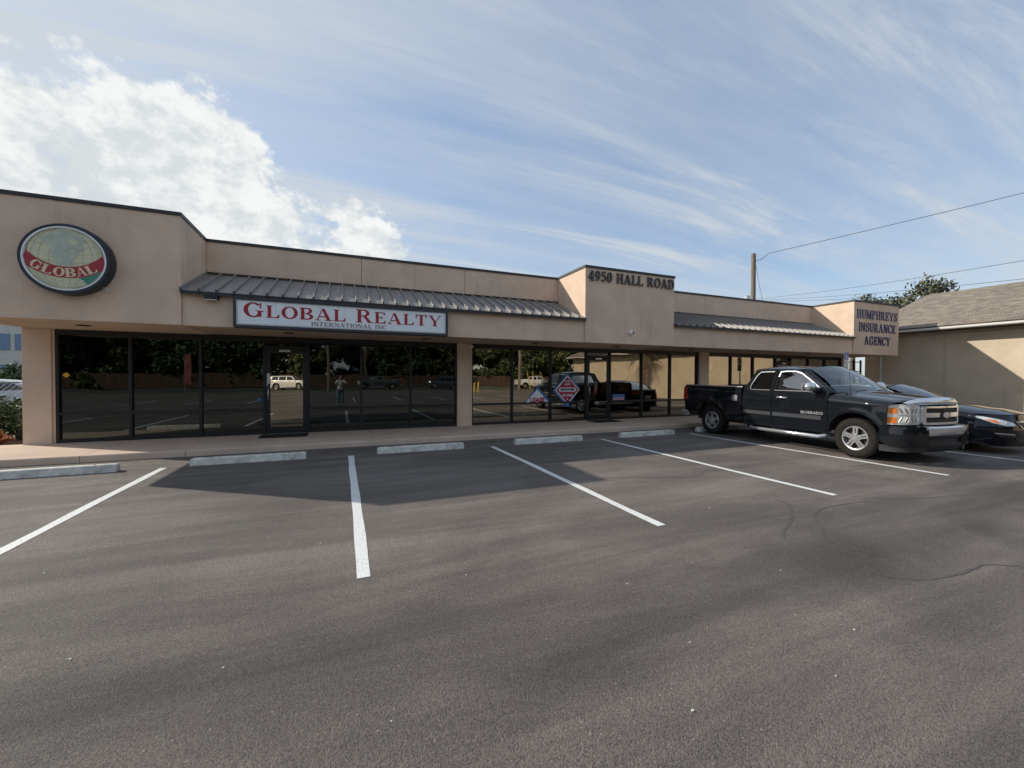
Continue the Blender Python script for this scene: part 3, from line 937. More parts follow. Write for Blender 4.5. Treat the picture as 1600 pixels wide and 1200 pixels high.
letter_row('INTERNATIONAL INC', -.62, 2.675, 1.55, .085, yf + .0318, .003, M['maroon_print'], bx, .10, ox, S=.19, t=.08)

# house number letters and agency letters
hn = empty('address_lettering', (8.03, YF, 4.35), 0, 'dark grey serif letters 4950 HALL ROAD along the tower top', 'lettering')
letter_row('4950 HALL ROAD', 6.46, 4.365, 3.17, .285, YF - .012, .035, M['letter_grey'], hn, .09, Vector((8.03, YF, 4.35)), S=.21, t=.085)
ag = empty('agency_lettering', (20.8, YF, 3.0), 0, 'three rows of navy blue serif letters naming an insurance agency', 'lettering')
oa = Vector((20.8, YF, 3.0))
letter_row('HUMPHREYS', 19.32, 4.06, 2.90, .36, YF - .001, .022, M['letter_blue'], ag, .13, oa, S=.20, t=.085)
letter_row('INSURANCE', 19.46, 3.53, 2.66, .36, YF - .001, .022, M['letter_blue'], ag, .13, oa, S=.20, t=.085)
letter_row('AGENCY', 19.86, 2.99, 1.86, .36, YF - .001, .022, M['letter_blue'], ag, .13, oa, S=.20, t=.085)

# round globe sign
gs = empty('globe_sign', (-4.525, YF, 3.65), 0, 'round dark rimmed globe sign with a red lettered band', 'sign')
og = Vector((-4.525, YF, 3.65))
M['globe_rim'] = mat('navy_rim', (.022, .028, .040), .35, .2)
M['globe_sea'] = mat('globe_sea', (.62, .59, .40), .35, var=.12, vscale=3)
M['globe_land'] = mat('globe_land', (.46, .50, .40), .35, var=.22, vscale=6)
M['globe_teal'] = mat('globe_teal', (.045, .24, .17), .35, var=.1)
M['globe_red'] = mat('globe_red', (.36, .022, .035), .35)
M['globe_cream'] = mat('globe_cream', (.72, .60, .38), .4)
M['globe_grid'] = mat('globe_grid', (.36, .36, .25), .5)
CX, CZ, RG = -4.525, 3.65, .625
YR = YF - .21


def disc(mb, r0, y0, r1, y1, n=64):
    mb.lathe([(r0, y0), (r1, y1)], n, 'y', (CX, 0, CZ))


mb = MB().lathe([(RG - .04, YF - .002), (RG, YF - .004), (RG, YR + .03), (RG - .015, YR), (RG - .06, YR), (RG - .065, YR + .015), (.001, YR + .016)], 72, 'y', (CX, 0, CZ))
sub(mb, 'drum', M['globe_rim'], gs, og, smooth=35)
mb = MB().lathe([(RG - .062, YR + .014), (RG - .062, YR - .006), (RG - .085, YR - .008), (RG - .09, YR + .010)], 72, 'y', (CX, 0, CZ))
sub(mb, 'ring', M['white'], gs, og, smooth=35)
RF = RG - .088
face_o = sub(MB().lathe([(RF, YR + .0148), (RF * .5, YR + .0125), (.001, YR + .012)], 72, 'y', (CX, 0, CZ)), 'globe_face', M['globe_sea'], gs, og, smooth=60)


def flat(polys, depth, name, m, y):
    ms = poly_solid([[(p[0] * RF + CX, p[1] * RF + CZ) for p in q] for q in polys], depth)
    ms.v = [(v[0], v[1] + y, v[2]) for v in ms.v]
    o = ms.build(name, m, gs, fix=False); o.location = -og
    return o


# curving print: a band between two arcs of circles, land masses, grid lines
def band_z(x, c, k): return c - k * math.sqrt(max(0, 1.35 ** 2 - x * x)) + k * 1.35


upper = lambda x: -.26 + .42 * (x * x) + .10 * x ** 4
lower = lambda x: -.62 + .30 * (x * x) + .06 * x ** 4
pts_u = []; pts_l = []
for k in range(33):
    x = -1 + 2 * k / 32
    lim = math.sqrt(max(0, 1 - x * x)) * .985
    pts_u.append((x, max(-lim, min(lim, upper(x))))); pts_l.append((x, max(-lim, min(lim, lower(x)))))
quads = [[pts_l[k], pts_l[k + 1], pts_u[k + 1], pts_u[k]] for k in range(32) if pts_u[k][1] - pts_l[k][1] > .01 or pts_u[k + 1][1] - pts_l[k + 1][1] > .01]
flat(quads, .002, 'red_band', M['globe_red'], YR + .0100)
north = [(-.30, .82), (-.05, .93), (.18, .90), (.42, .78), (.52, .62), (.40, .52), (.50, .36), (.34, .24), (.28, .08), (.18, -.04), (.20, -.20), (.02, -.235), (-.20, -.23), (-.26, -.02), (-.34, .16), (-.40, .36), (-.52, .52), (-.62, .62), (-.50, .74)]
flat([north], .002, 'land_mass', M['globe_land'], YR + .0110)
lakes = [[(.06, .62), (.22, .68), (.34, .58), (.24, .46), (.12, .50)], [(.08, .28), (.20, .34), (.28, .26), (.18, .22)]]
flat(lakes, .002, 'lake', M['globe_sea'], YR + .0086)
south = [(.34, -.60), (.50, -.55), (.66, -.50), (.80, -.38), (.90, -.24), (.88, -.40), (.76, -.60), (.62, -.73), (.52, -.80), (.48, -.70)]
flat([south], .002, 'land_mass', M['globe_teal'], YR + .0110)
gl = []
for lon in (-75, -58, -41, -24, -7, 10, 27, 44, 61, 76):
    s_ = math.sin(R(lon))
    path = [(s_ * math.sqrt(max(0, 1 - (zz / 1.0) ** 2)) * .99, zz * .985) for zz in np.linspace(-.97, .97, 22)]
    gl += [strokep(path, [.0065] * len(path))]
for la in (-.78, .02, .28, .52, .74):
    path = []
    for k in range(25):
        x = -1 + 2 * k / 24; lim = math.sqrt(max(0, 1 - x * x)) * .985
        path.append((x * .985, max(-lim, min(lim, la - .16 + .20 * x * x))))
    gl += [strokep(path, [.0065] * len(path))]
for q in gl:
    flat(q, .0015, 'grid_line', M['globe_grid'], YR + .0116)
# GLOBAL along the band
txt = 'GLOBAL'; pos = [-.70, -.44, -.155, .125, .395, .64]
for ch, x in zip(txt, pos):
    mid = (upper(x) + lower(x)) / 2 - .005
    sl = ((upper(x + .01) + lower(x + .01)) - (upper(x - .01) + lower(x - .01))) / .04
    g, w = glyph(ch, .24, .10)
    a = math.atan(sl); hh = .285; ww = .285 / max(w, .72)
    polys = []
    for q in g:
        pp = []
        for p in q:
            lx = (p[0] - w / 2) * ww; lz = (p[1] - .5) * hh
            pp.append((x + lx * math.cos(a) - lz * math.sin(a), mid + lx * math.sin(a) + lz * math.cos(a)))
        polys.append(pp)
    flat(polys, .002, 'letter', M['globe_cream'], YR + .0078)
sub(MB().tube([(CX + .42, YF - .05, CZ - .42), (CX + .53, YF - .04, CZ - .50)], .012, 8), 'conduit', M['aluminium'], gs, og)

# small fixtures
fx = empty('flood_light', (-2.42, YF, 3.16), 0, 'small black flood light fixed to the fascia left of the box sign', 'light')
of = Vector((-2.42, YF, 3.16))
bevel(sub(MB().box(-2.53, -2.31, YF - .12, YF + .049, 3.12, 3.21), 'housing', M['black_plastic'], fx, of), .015)
sub(MB().box(-2.515, -2.325, YF - .105, YF - .02, 3.105, 3.119), 'lens', M['satin'], fx, of)
sc_ = empty('security_camera', (7.97, YF, 2.93), 0, 'small white dome security camera low on the number tower', 'camera')
os_ = Vector((7.97, YF, 2.93))
sub(MB().lathe([(.001, YF - .001), (.055, YF - .001), (.055, YF - .03), (.03, YF - .05)], 20, 'y', (7.97, 0, 2.95)), 'mount', M['white'], sc_, os_, smooth=40)
mb = MB().lathe([(.001, -.10), (.03, -.095), (.052, -.06), (.055, 0), (.05, .03), (.001, .04)], 16, 'y', (0, 0, 0))
mb.v = [(v[0] + 7.95, v[1] + YF - .07, v[2] + 2.91) for v in mb.v]
sub(mb, 'dome', M['white'], sc_, os_, smooth=50)
mb = MB().lathe([(.001, YF - .176), (.028, YF - .174), (.03, YF - .166)], 14, 'y', (7.95, 0, 2.91)); sub(mb, 'lens', M['black_plastic'], sc_, os_)
al = MB().lathe([(.001, 11.735), (.05, 11.735), (.045, 11.66), (.001, 11.65)], 16, 'y', (3.56, 0, 2.50)).build('alarm_sensor', M['white'], None, smooth=40)
tag(al, 'small white sensor at the top of the column beside the lease windows', 'sensor')

# window signs
def on_glass(polys, depth, name, m, y, parent, origin):
    ms = poly_solid(polys, depth); ms.v = [(v[0], v[1] + y, v[2]) for v in ms.v]
    o = ms.build(name, m, parent, fix=False); o.location = -origin
    return o


M['blue_print'] = mat('blue_print', (.06, .17, .38), .5)
M['white_print'] = mat('white_print', (.84, .86, .88), .5)
M['dk_red_print'] = mat('dark_red_print', (.42, .02, .04), .5)
YS = YG - .0245
ls = empty('lease_sign', (5.86, YG, .76), 0, 'white triangle window sign with blue edges reading LEASE', 'sign')
ol = Vector((5.86, YG, .76))
on_glass([[(5.38, .745), (6.30, .745), (6.30, .70), (6.40, .745), (5.86, 1.30)]], .003, 'backing', M['blue_print'], YS + .012, ls, ol)
on_glass([[(5.40, .755), (6.27, .755), (5.84, 1.20)]], .003, 'panel', M['white_print'], YS + .0088, ls, ol)
o = add('lettering', text_mesh('LEASE', .20, M['dk_red_print'], .012, .002), ls); o.location = Vector((5.85, YS + .0042, .845)) - ol
ds = empty('realtor_sign', (6.97, YG, .68), 0, 'red diamond window sign with blue shadow left of the glass door', 'sign')
od = Vector((6.97, YG, .68))
on_glass([[(6.97, 1.74), (7.46, 1.22), (7.06, .68), (7.10, .62), (6.82, .62), (6.86, .70), (6.42, 1.16)]], .003, 'backing', M['blue_print'], YS + .012, ds, od)
on_glass([[(6.97, 1.66), (7.44, 1.17), (6.97, .68), (6.50, 1.17)]], .003, 'border', M['white_print'], YS + .0088, ds, od)
on_glass([[(6.97, 1.61), (7.395, 1.17), (6.97, .73), (6.545, 1.17)]], .003, 'panel', M['dk_red_print'], YS + .0056, ds, od)
on_glass([[(6.68, 1.11), (7.26, 1.11), (7.31, 1.18), (7.26, 1.255), (6.68, 1.255), (6.63, 1.18)]], .002, 'name_plate', M['white_print'], YS + .0024, ds, od)
for s_, sz, zz, mm, bo in (('FOR', .085, 1.455, 'white_print', .002), ('LEASE', .085, 1.36, 'white_print', .002), ('BRENNER', .125, 1.183, 'sign_frame', .006), ('677-0708', .105, .985, 'white_print', .003), ('R', .07, .86, 'white_print', .003)):
    o = add('lettering', text_mesh(s_, sz, M[mm], bo, .001), ds); o.location = Vector((6.97, YS + (.0002 if s_ == 'BRENNER' else .0018), zz)) - od
st = empty('window_sticker', (9.07, YG, .8), 0, 'small blue and pink sticker low on the window right of the lease door', 'sticker')
ot = Vector((9.07, YG, .8))
M['pink_print'] = mat('pink_print', (.62, .42, .46), .5)
on_glass([rc(8.80, .79, 9.33, 1.00)], .003, 'panel', M['blue_print'], YS + .012, st, ot)
on_glass([rc(8.84, .80, 9.30, .89)], .002, 'stripe', M['pink_print'], YS + .0088, st, ot)
o = add('lettering', text_mesh('NOW LEASING', .065, M['dk_red_print'], .002, .001), st); o.location = Vector((9.07, YS + .0066, .845)) - ot
dd = MB().prism(fillet([(-5.61, 1.60), (-5.545, 1.535), (-5.48, 1.60), (-5.545, 1.665)], .02, 3), YS, YS + .004, 'y').build('alarm_decal', mat('yellow_print', (.62, .36, .02), .5))
tag(dd, 'small yellow diamond decal on the leftmost window', 'decal')
bs = MB().lathe([(.001, YG - .066), (.042, YG - .0655), (.042, YG - .061)], 18, 'y', (-1.93, 0, 1.0)).build('round_sticker', M['blue_print'])
tag(bs, 'small round blue sticker beside the left glass door', 'sticker')

# door mats
M['mat_fibre'] = mat('mat_fibre', (.012, .012, .012), .95, bump=.8, bscale=200)
for x, lb in ((-1.33, 'black door mat at the glass door under the long white sign'), (8.1, 'black door mat at the glass door beside the lease signs')):
    o = MB().prism(fillet([(x - .52, 11.06), (x + .52, 11.06), (x + .52, 11.70), (x - .52, 11.70)], .04, 3), .1265, .138, 'z').build('door_mat', M['mat_fibre'])
    tag(o, lb, 'door mat')
# vent pipe on the roof
o = MB().lathe([(.13, 4.28), (.13, 5.30), (.17, 5.32), (.17, 5.45), (.001, 5.52)], 18, 'z', (17.66, 13.5, 0)).build('vent_pipe', M['satin'], None, smooth=40)
tag(o, 'grey capped vent pipe poking above the roof parapet', 'pipe')

# potted plants just inside the leftmost pane
M['leaf_in'] = mat('house_plant_leaf', (.05, .12, .03), .5, var=.3)
M['pot'] = mat('beige_pot', (.40, .35, .27), .7)
def house_plant(x, y, h, seed, lb):
    e_ = empty('potted_plant', (x, y, .12), 0, lb, 'plant')
    MB().lathe([(.001, 0), (.13, 0), (.17, .30), (.15, .30), (.14, .27), (.001, .27)], 18, 'z').build('pot', M['pot'], e_, smooth=40)
    r_ = random.Random(seed); mb = MB()
    for k in range(46):
        a = r_.uniform(0, 6.28); l = r_.uniform(.25, .5) * h; dz = r_.uniform(.3, 1)
        p0 = Vector((0, 0, .28)); p1 = p0 + Vector((math.cos(a) * l * .5, math.sin(a) * l * .5, l * dz)); p2 = p1 + Vector((math.cos(a) * l * .5, math.sin(a) * l * .5, -l * .15))
        s_ = Vector((-math.sin(a), math.cos(a), 0)) * .035
        mb.grid([[p0 - s_ * .3, p1 - s_, p2 - s_ * .1], [p0 + s_ * .3, p1 + s_, p2 + s_ * .1]])
    mb.build('foliage', M['leaf_in'], e_, fix=False)
house_plant(-5.35, 12.4, .8, 1, 'potted plant just inside the leftmost window')
house_plant(-4.75, 12.5, .6, 2, 'second potted plant inside the leftmost window')


# ================================================================== VEHICLES
def lerp_table(t, xs, ys):
    if t <= xs[0]: return ys[0]
    for i in range(len(xs) - 1):
        if t <= xs[i + 1]:
            u = (t - xs[i]) / (xs[i + 1] - xs[i]); u = u * u * (3 - 2 * u) * .5 + u * .5
            return ys[i] + (ys[i + 1] - ys[i]) * u
    return ys[-1]


def arc2(cx, cz, r, a0, a1, n=14):
    return [(cx + r * math.cos(R(a0 + (a1 - a0) * k / n)), cz + r * math.sin(R(a0 + (a1 - a0) * k / n))) for k in range(n + 1)]


def wheel_meshes(Rt, Rr, wd, spokes, rim_mat, tag_):
    """tyre and rim meshes; axle along y, outer face towards -y"""
    h = wd / 2
    ty = MB().lathe([(Rr - .005, -h * .80), (Rr + .02, -h * .93), (Rr + .07, -h), (Rt - .05, -h * .97), (Rt - .018, -h * .86), (Rt - .002, -h * .66), (Rt, 0), (Rt - .002, h * .66), (Rt - .018, h * .86), (Rt - .05, h * .97), (Rr + .02, h * .93), (Rr - .005, h * .8)], 44, 'y')
    # tread blocks
    for j in range(44):
        a = 2 * math.pi * j / 44
        for (y0, y1, ph) in ((-h * .80, -h * .42, 0), (h * .42, h * .80, .5)):
            a2 = a + ph * 2 * math.pi / 44
            P = lambda r, aa, y: (r * math.cos(aa), y, r * math.sin(aa))
            da = .045
            ty.grid([[P(Rt - .006, a2 - da, y0), P(Rt + .006, a2 - da, y0), P(Rt + .006, a2 - da, y1), P(Rt - .006, a2 - da, y1)], [P(Rt - .006, a2 + da, y0), P(Rt + .006, a2 + da, y0), P(Rt + .006, a2 + da, y1), P(Rt - .006, a2 + da, y1)]])
    tyre = ty.mesh('tyre', M['rubber'], 40, fix=False)
    ri = MB().lathe([(Rr - .004, -h * .82), (Rr + .008, -h * .86), (Rr + .002, -h * .90), (Rr - .015, -h * .86), (Rr - .025, -h * .6), (Rr - .03, h * .5)], 44, 'y')
    for k in range(spokes):
        a = 2 * math.pi * (k + .25) / spokes
        c, s_ = math.cos(a), math.sin(a)
        w0, w1 = Rr * .30, Rr * .25
        pr = [(.05, -w0 * .6), (Rr * .35, -w0 * .62), (Rr * .7, -w1 * .72), (Rr - .012, -w1 * .95), (Rr - .012, w1 * .95), (Rr * .7, w1 * .72), (Rr * .35, w0 * .62), (.05, w0 * .6)]
        i = len(ri.v)
        n = len(pr)
        yo = lambda r: -h * (.80 if r > Rr * .6 else .86)
        ri.pts([(p[0] * c - p[1] * s_, yo(p[0]), p[0] * s_ + p[1] * c) for p in pr] + [(p[0] * c - p[1] * s_, yo(p[0]) + .035, p[0] * s_ + p[1] * c) for p in pr])
        ri.f.append(tuple(i + q for q in range(n)))
        for q in range(n): ri.f.append((i + q, i + n + q, i + n + (q + 1) % n, i + (q + 1) % n))
    ri.lathe([(.001, -h * .93), (.035, -h * .93), (.04, -h * .88), (.085, -h * .865), (.09, -h * .7)], 26, 'y')
    rim = ri.mesh('rim', rim_mat, 35, fix=False)
    dk = MB().lathe([(Rr - .028, -h * .3), (.02, -h * .28)], 30, 'y')
    for k in range(6):
        a = 2 * math.pi * k / 6
        dk.lathe([(.001, -h * .90), (.011, -h * .90), (.011, -h * .8)], 8, 'y', (.062 * math.cos(a), 0, .062 * math.sin(a)))
    for k in range(spokes):
        a = 2 * math.pi * (k + .25) / spokes
        for rr in (Rr * .62,):
            dk.prism([(rr * math.cos(a) + u * math.cos(a) - v * math.sin(a), rr * math.sin(a) + u * math.sin(a) + v * math.cos(a)) for u, v in ((-.05, -.006), (.05, -.008), (.05, .008), (-.05, .006))], -h * .872, -h * .80, 'y')
    hub = dk.mesh('brake_and_nuts', M['black_plastic'], 40, fix=False)
    return tyre, rim, hub


def put_wheel(parent, meshes, x, y, z, side, steer=0):
    o = add('wheel', meshes[0], parent); o.location = (x, y, z)
    o.rotation_euler.z = (0 if side < 0 else math.pi) + steer
    add('rim', meshes[1], o); add('brake', meshes[2], o)
    return o


def loft(name, rows, m, parent, smooth=50):
    return MB().grid(rows).build(name, m, parent, smooth=smooth, fix=False)


def mirrored(s): return 1 if s > 0 else -1


def make_pickup(label, P, group=None, detail=True):
    """extended cab pickup; x forward from the tail, y left, z up"""
    t = empty('pickup_truck', (0, 0, 0), 0, label, 'pickup truck', group)
    PAINT = M[P]
    xr, xf, Rt = 1.195, 4.84, .395
    Wz = [.35, .5, .70, .92, 1.10, 1.22, 1.30, 1.55, 1.74, 1.83]
    Ww = [.93, .962, .982, 1.0, .992, .968, .942, .868, .800, .755]

    def lip(x, z):
        d = 0
        for cx in (xr, xf):
            r = math.hypot(x - cx, z - .42)
            d += .024 * math.exp(-((r - .50) / .065) ** 2)
        return d

    def Wc(x, z):
        w = lerp_table(z, Wz, Ww) + (lip(x, z) if z < 1.1 else 0)
        if x > 5.0: w -= .085 * ((x - 5.0) / .6) ** 2
        return w

    def Wb(x, z):
        w = lerp_table(z, [.45, .7, 1.0, 1.22, 1.33, 1.375], [.955, .98, 1.0, .99, .975, .945]) + lip(x, z)
        if x < .5: w -= .03 * ((.5 - x) / .4) ** 2
        return w
    ztop = lambda x: 1.15 + .125 * (5.5 - x) / 1.2

    def Fx(y): return 5.71 - .15 * (abs(y) / .8) ** 2.2
    # chassis, floor, bed liner: dark underside
    ch = MB().box(.35, 5.35, -.62, .62, .36, .52)
    ch.box(2.25, 4.45, -.93, .93, .44, .50)
    for cx in (xr, xf): ch.tube([(cx, -.80, Rt), (cx, .80, Rt)], .06, 8)
    ch.tube([(.3, -.45, .40), (2.5, -.45, .42)], .04, 8)
    ch.build('chassis', M['black_plastic'], t)
    for s in (-1, 1):
        sd = lambda W_: (lambda x, z: (x, s * W_(x, z), z))
        inn = (0, -s * .03, 0)
        # bed side
        arch = arc2(xr, .42, .485, 172, 8, 20)
        ol = [(.16, .56), (.15, .60)] + [(.13, 1.33), (.15, 1.37), (2.20, 1.345), (2.215, 1.30), (2.215, .50), (1.72, .47)] + arch[::-1] + [(.70, .50)]
        patch('bed_side', ol, sd(Wb), PAINT, t, res=.075, flange=inn)
        # inner wheel well and bed wall
        rows = []
        for (px, pz) in arc2(xr, .42, .482, 172, 8, 14): rows.append([(px, s * .96, pz), (px, s * .60, pz)])
        loft('wheel_well', rows, M['black_plastic'], t)
        rows = []
        for (px, pz) in arc2(xf, .42, .482, 172, 8, 14): rows.append([(px, s * .96, pz), (px, s * .55, pz)])
        loft('wheel_well', rows, M['black_plastic'], t)
        bi = MB().box(.16, 2.20, min(s * .80, s * .84), max(s * .80, s * .84), .70, 1.33)
        bi.build('bed_liner', M['black_plastic'], t)
        rail = [[(x, s * (Wb(x, 1.36) + .004), zz), (x, s * (Wb(x, 1.36) - .01), zz + .022), (x, s * .80, zz + .022), (x, s * .795, zz - .03)] for x, zz in ((.14, 1.372), (.8, 1.366), (1.5, 1.358), (2.21, 1.348))]
        loft('bed_rail_cap', rail, M['satin'] if s < 0 else M['black_plastic'], t, 30)
        # tail light
        patch('tail_light', fillet([(.105, .92), (.30, .95), (.26, 1.31), (.105, 1.33)], .03, 3), lambda x, z: (x, s * (Wb(x, z) + .006), z), M['red_lens'], t, res=.06, flange=(0, -s * .02, 0))
        # rear (extended cab) door
        rd = [(2.245, .50), (2.245, 1.27), (2.30, 1.42), (2.52, 1.785), (2.60, 1.80), (3.075, 1.80), (3.055, 1.25), (3.055, .47), (2.30, .47)]
        qw = fillet([(2.455, 1.315), (2.455, 1.40), (2.60, 1.72), (3.02, 1.725), (2.985, 1.315)], [.05, .05, .07, .05, .05], 4)
        d1 = patch('rear_door', rd, sd(Wc), PAINT, t, holes=[qw], res=.075, flange=inn)
        patch('window', qw, lambda x, z: (x, s * (Wc(x, z) - .018), z), M['privacy_glass'], d1, res=.09)
        # front door
        fd = [(3.068, .47), (3.068, 1.25), (3.088, 1.80), (3.55, 1.80), (3.66, 1.775), (3.80, 1.71), (4.30, 1.36), (4.335, 1.25), (4.335, .50), (4.28, .47)]
        fw = fillet([(3.125, 1.315), (3.165, 1.73), (3.52, 1.725), (3.66, 1.685), (4.12, 1.365), (4.10, 1.315)], [.03, .05, .06, .10, .03, .03], 4)
        d2 = patch('front_door', fd, sd(Wc), PAINT, t, holes=[fw], res=.075, flange=inn)
        patch('window', fw, lambda x, z: (x, s * (Wc(x, z) - .018), z), M['auto_glass'], d2, res=.09)
        # window surrounds: bright vent visors and belt trim
        def strip(name, path, wdt, m, parent, off=.012):
            rows = []
            P_ = [Vector(p) for p in path]
            for i, p in enumerate(P_):
                dd_ = (P_[min(i + 1, len(P_) - 1)] - P_[max(i - 1, 0)]).normalized(); n_ = Vector((-dd_.y, dd_.x)) * wdt / 2
                a = p + n_; b = p - n_
                rows.append([(a.x, s * (Wc(a.x, a.y) + .001), a.y), (a.x, s * (Wc(a.x, a.y) + off), a.y), (b.x, s * (Wc(b.x, b.y) + off), b.y), (b.x, s * (Wc(b.x, b.y) + .001), b.y)])
            loft(name, rows, m, parent, 30)
        if detail:
            strip('vent_visor', [(2.50, 1.53), (2.56, 1.66), (2.64, 1.735), (2.8, 1.742), (3.0, 1.742)], .025, M['chrome'], d1)
            strip('window_trim', [(2.98, 1.298), (2.6, 1.298), (2.47, 1.30), (2.44, 1.34), (2.445, 1.42), (2.50, 1.53)], .016, M['chrome'], d1)
            strip('vent_visor', [(3.15, 1.62), (3.165, 1.735), (3.3, 1.748), (3.53, 1.742), (3.68, 1.695), (3.95, 1.515), (4.15, 1.37)], .026, M['chrome'], d2)
            strip('window_trim', [(3.10, 1.298), (3.6, 1.297), (4.15, 1.297)], .016, M['chrome'], d2)
            strip('side_moulding', [(2.27, .735), (2.6, .735), (3.04, .735)], .085, M['grey_paint'], d1, .014)
            strip('side_moulding', [(3.085, .735), (3.6, .735), (4.22, .735)], .085, M['grey_paint'], d2, .014)
            # chrome handle
            hx = 3.20
            MB().tube([(hx, s * (Wc(hx, 1.135) - .005), 1.135), (hx + .03, s * (Wc(hx, 1.135) + .035), 1.135), (hx + .20, s * (Wc(hx, 1.135) + .035), 1.13), (hx + .23, s * (Wc(hx, 1.135) - .005), 1.13)], [.018, .022, .022, .018], 8).build('door_handle', M['chrome'], d2, smooth=60)
            # lettering low on the door
            me = text_mesh('SILVERADO', .082, M['badge'], .001, .006)
            o = add('badge', me, d2); o.location = (4.02, s * (Wc(4.0, .83) + .007), .83)
            o.rotation_euler.z = 0 if s < 0 else math.pi
            o.scale.x = 1.15
        # front fender, rolled over at the top
        def fen(x, q):
            zb_ = 1.06
            if q <= zb_: return (x, s * Wc(x, q), q)
            a = min(1, (q - zb_) / .24) * math.pi / 2
            return (x, s * (Wc(x, zb_) - .175 * (1 - math.cos(a))), zb_ + (ztop(x) - zb_) * math.sin(a))
        arch = arc2(xf, .42, .485, 8, 172, 20)
        ol = [(4.35, .47), (4.35, 1.28), (4.42, 1.30), (5.50, 1.30), (5.45, 1.18), (5.38, 1.07), (5.36, .72), (5.33, .66), (5.325, .50)] + arch
        patch('front_fender', ol, fen, PAINT, t, res=.04, flange=inn)
        # headlight: wraps the corner
        def Fh(y):
            y = abs(y)
            return Fx(y) + .01 - (1.15 * (max(0, y - .70)) ** 1.35 if y > .70 else 0)
        hl = fillet([(.545, .735), (.945, .72), (.952, 1.085), (.80, 1.105), (.545, 1.085)], .03, 3)
        h_ = patch('headlight', hl, lambda y, z: (Fh(y), s * y, z), M['lamp_lens'], t, res=.045, flange=(-.08, 0, 0))
        if detail:
            for (y0, y1, z0, z1, mm) in ((.845, .925, .93, 1.035, 'amber_lens'), (.845, .925, .75, .86, 'amber_lens'), (.58, .82, .745, .755, 'satin'), (.575, .825, .895, .91, 'chrome'), (.70, .715, .76, 1.06, 'chrome')):
                patch('indicator' if mm == 'amber_lens' else 'reflector_edge', rc(y0, z0, y1, z1), lambda y, z: (Fh(y) + .006, s * y, z), M[mm], h_, res=.03, flange=(-.01, 0, 0))
            for (cy_, cz_, sg_) in ((.765, .985, 1), (.635, .985, -1), (.765, .82, -1), (.635, .82, 1)):
                for q_, (u0, u1, mm) in enumerate(((-.050, -.030, 'lamp_bright'), (-.022, -.004, 'lamp_dark'), (.004, .026, 'lamp_bright'), (.032, .050, 'lamp_dark'))):
                    zz_ = .055 - .012 * (q_ % 2)
                    patch('facet', [(cy_ + u0 - .012 * sg_, cz_ - zz_), (cy_ + u1 - .012 * sg_, cz_ - zz_), (cy_ + u1 + .014 * sg_, cz_ + zz_), (cy_ + u0 + .014 * sg_, cz_ + zz_)], lambda y, z: (Fh(y) + .005, s * y, z), M[mm], h_, res=.05, flange=(-.006, 0, 0))
        # bumper end cap in body colour
        cap = fillet([(.0, .34), (.62, .36), (.62, .70), (.0, .70)], .02, 2)
        path = [(5.30, .975), (5.45, .975), (5.58, .945), (5.68, .87), (5.74, .76), (5.775, .62), (5.79, .56)]
        cum = [0]
        for a, b in zip(path[:-1], path[1:]): cum.append(cum[-1] + math.hypot(b[0] - a[0], b[1] - a[1]))

        def bump_pt(u, z):
            u = max(0, min(cum[-1], u))
            for i in range(len(path) - 1):
                if u <= cum[i + 1]:
                    q = (u - cum[i]) / (cum[i + 1] - cum[i]); break
            x = path[i][0] + (path[i + 1][0] - path[i][0]) * q; y = path[i][1] + (path[i + 1][1] - path[i][1]) * q
            k = .018 * math.sin(math.pi * max(0, min(1, (z - .30) / .42)))
            nx, ny = (path[i + 1][1] - path[i][1]), -(path[i + 1][0] - path[i][0])
            l = math.hypot(nx, ny)
            return (x - nx / l * k, s * (y - ny / l * k), z)
        T = cum[-1]
        patch('bumper_cap', fillet([(0, .40), (.10, .34), (T, .36), (T, .705), (0, .705)], [.02, .02, 0, 0, .02], 3), bump_pt, PAINT, t, res=.05, flange=(-.06, -s * .05, 0))
        patch('air_dam', [(.03, .22), (T, .25), (T, .36), (.03, .345)], lambda u, z: tuple(Vector(bump_pt(u, z)) + Vector((-.035, -s * .02, 0))), M['black_plastic'], t, res=.05, flange=(-.04, 0, 0))
        # mirror
        my = Wc(4.05, 1.36)
        mo = MB()
        prof = []
        for k in range(9):
            a = math.pi * k / 8
            prof.append((math.sin(a) ** .6, -math.cos(a)))
        rows = []
        for (r_, c_) in prof:
            rows.append([(4.03 + .05 * 1 + .085 * r_ * math.cos(2 * math.pi * j / 16) , s * (my + .20 + .135 * c_), 1.40 + .10 * r_ * math.sin(2 * math.pi * j / 16)) for j in range(16)])
        mir = MB().grid(rows, close_u=True).build('mirror', M['chrome'], t, smooth=60, fix=False)
        MB().tube([(4.10, s * (my - .03), 1.33), (4.11, s * (my + .05), 1.325), (4.09, s * (my + .14), 1.345)], [.06, .055, .05], 10).build('mirror_arm', M['black_plastic'], mir, smooth=60)
        MB().box(3.965, 3.985, min(s * (my + .09), s * (my + .31)), max(s * (my + .09), s * (my + .31)), 1.325, 1.475).build('mirror_glass', M['satin'], mir)
        # step bar
        MB().tube([(2.42, s * .80, .42), (2.45, s * .93, .36), (2.52, s * .985, .335), (3.4, s * .99, .335), (4.16, s * .985, .335), (4.24, s * .93, .36), (4.27, s * .80, .42)], .042, 12).build('step_bar', M['chrome'], t, smooth=60)
        MB().box(2.26, 4.33, min(s * .90, s * .955), max(s * .90, s * .955), .42, .475).build('rocker', PAINT, t)
        # A pillar between door edge and windscreen
        rows = []
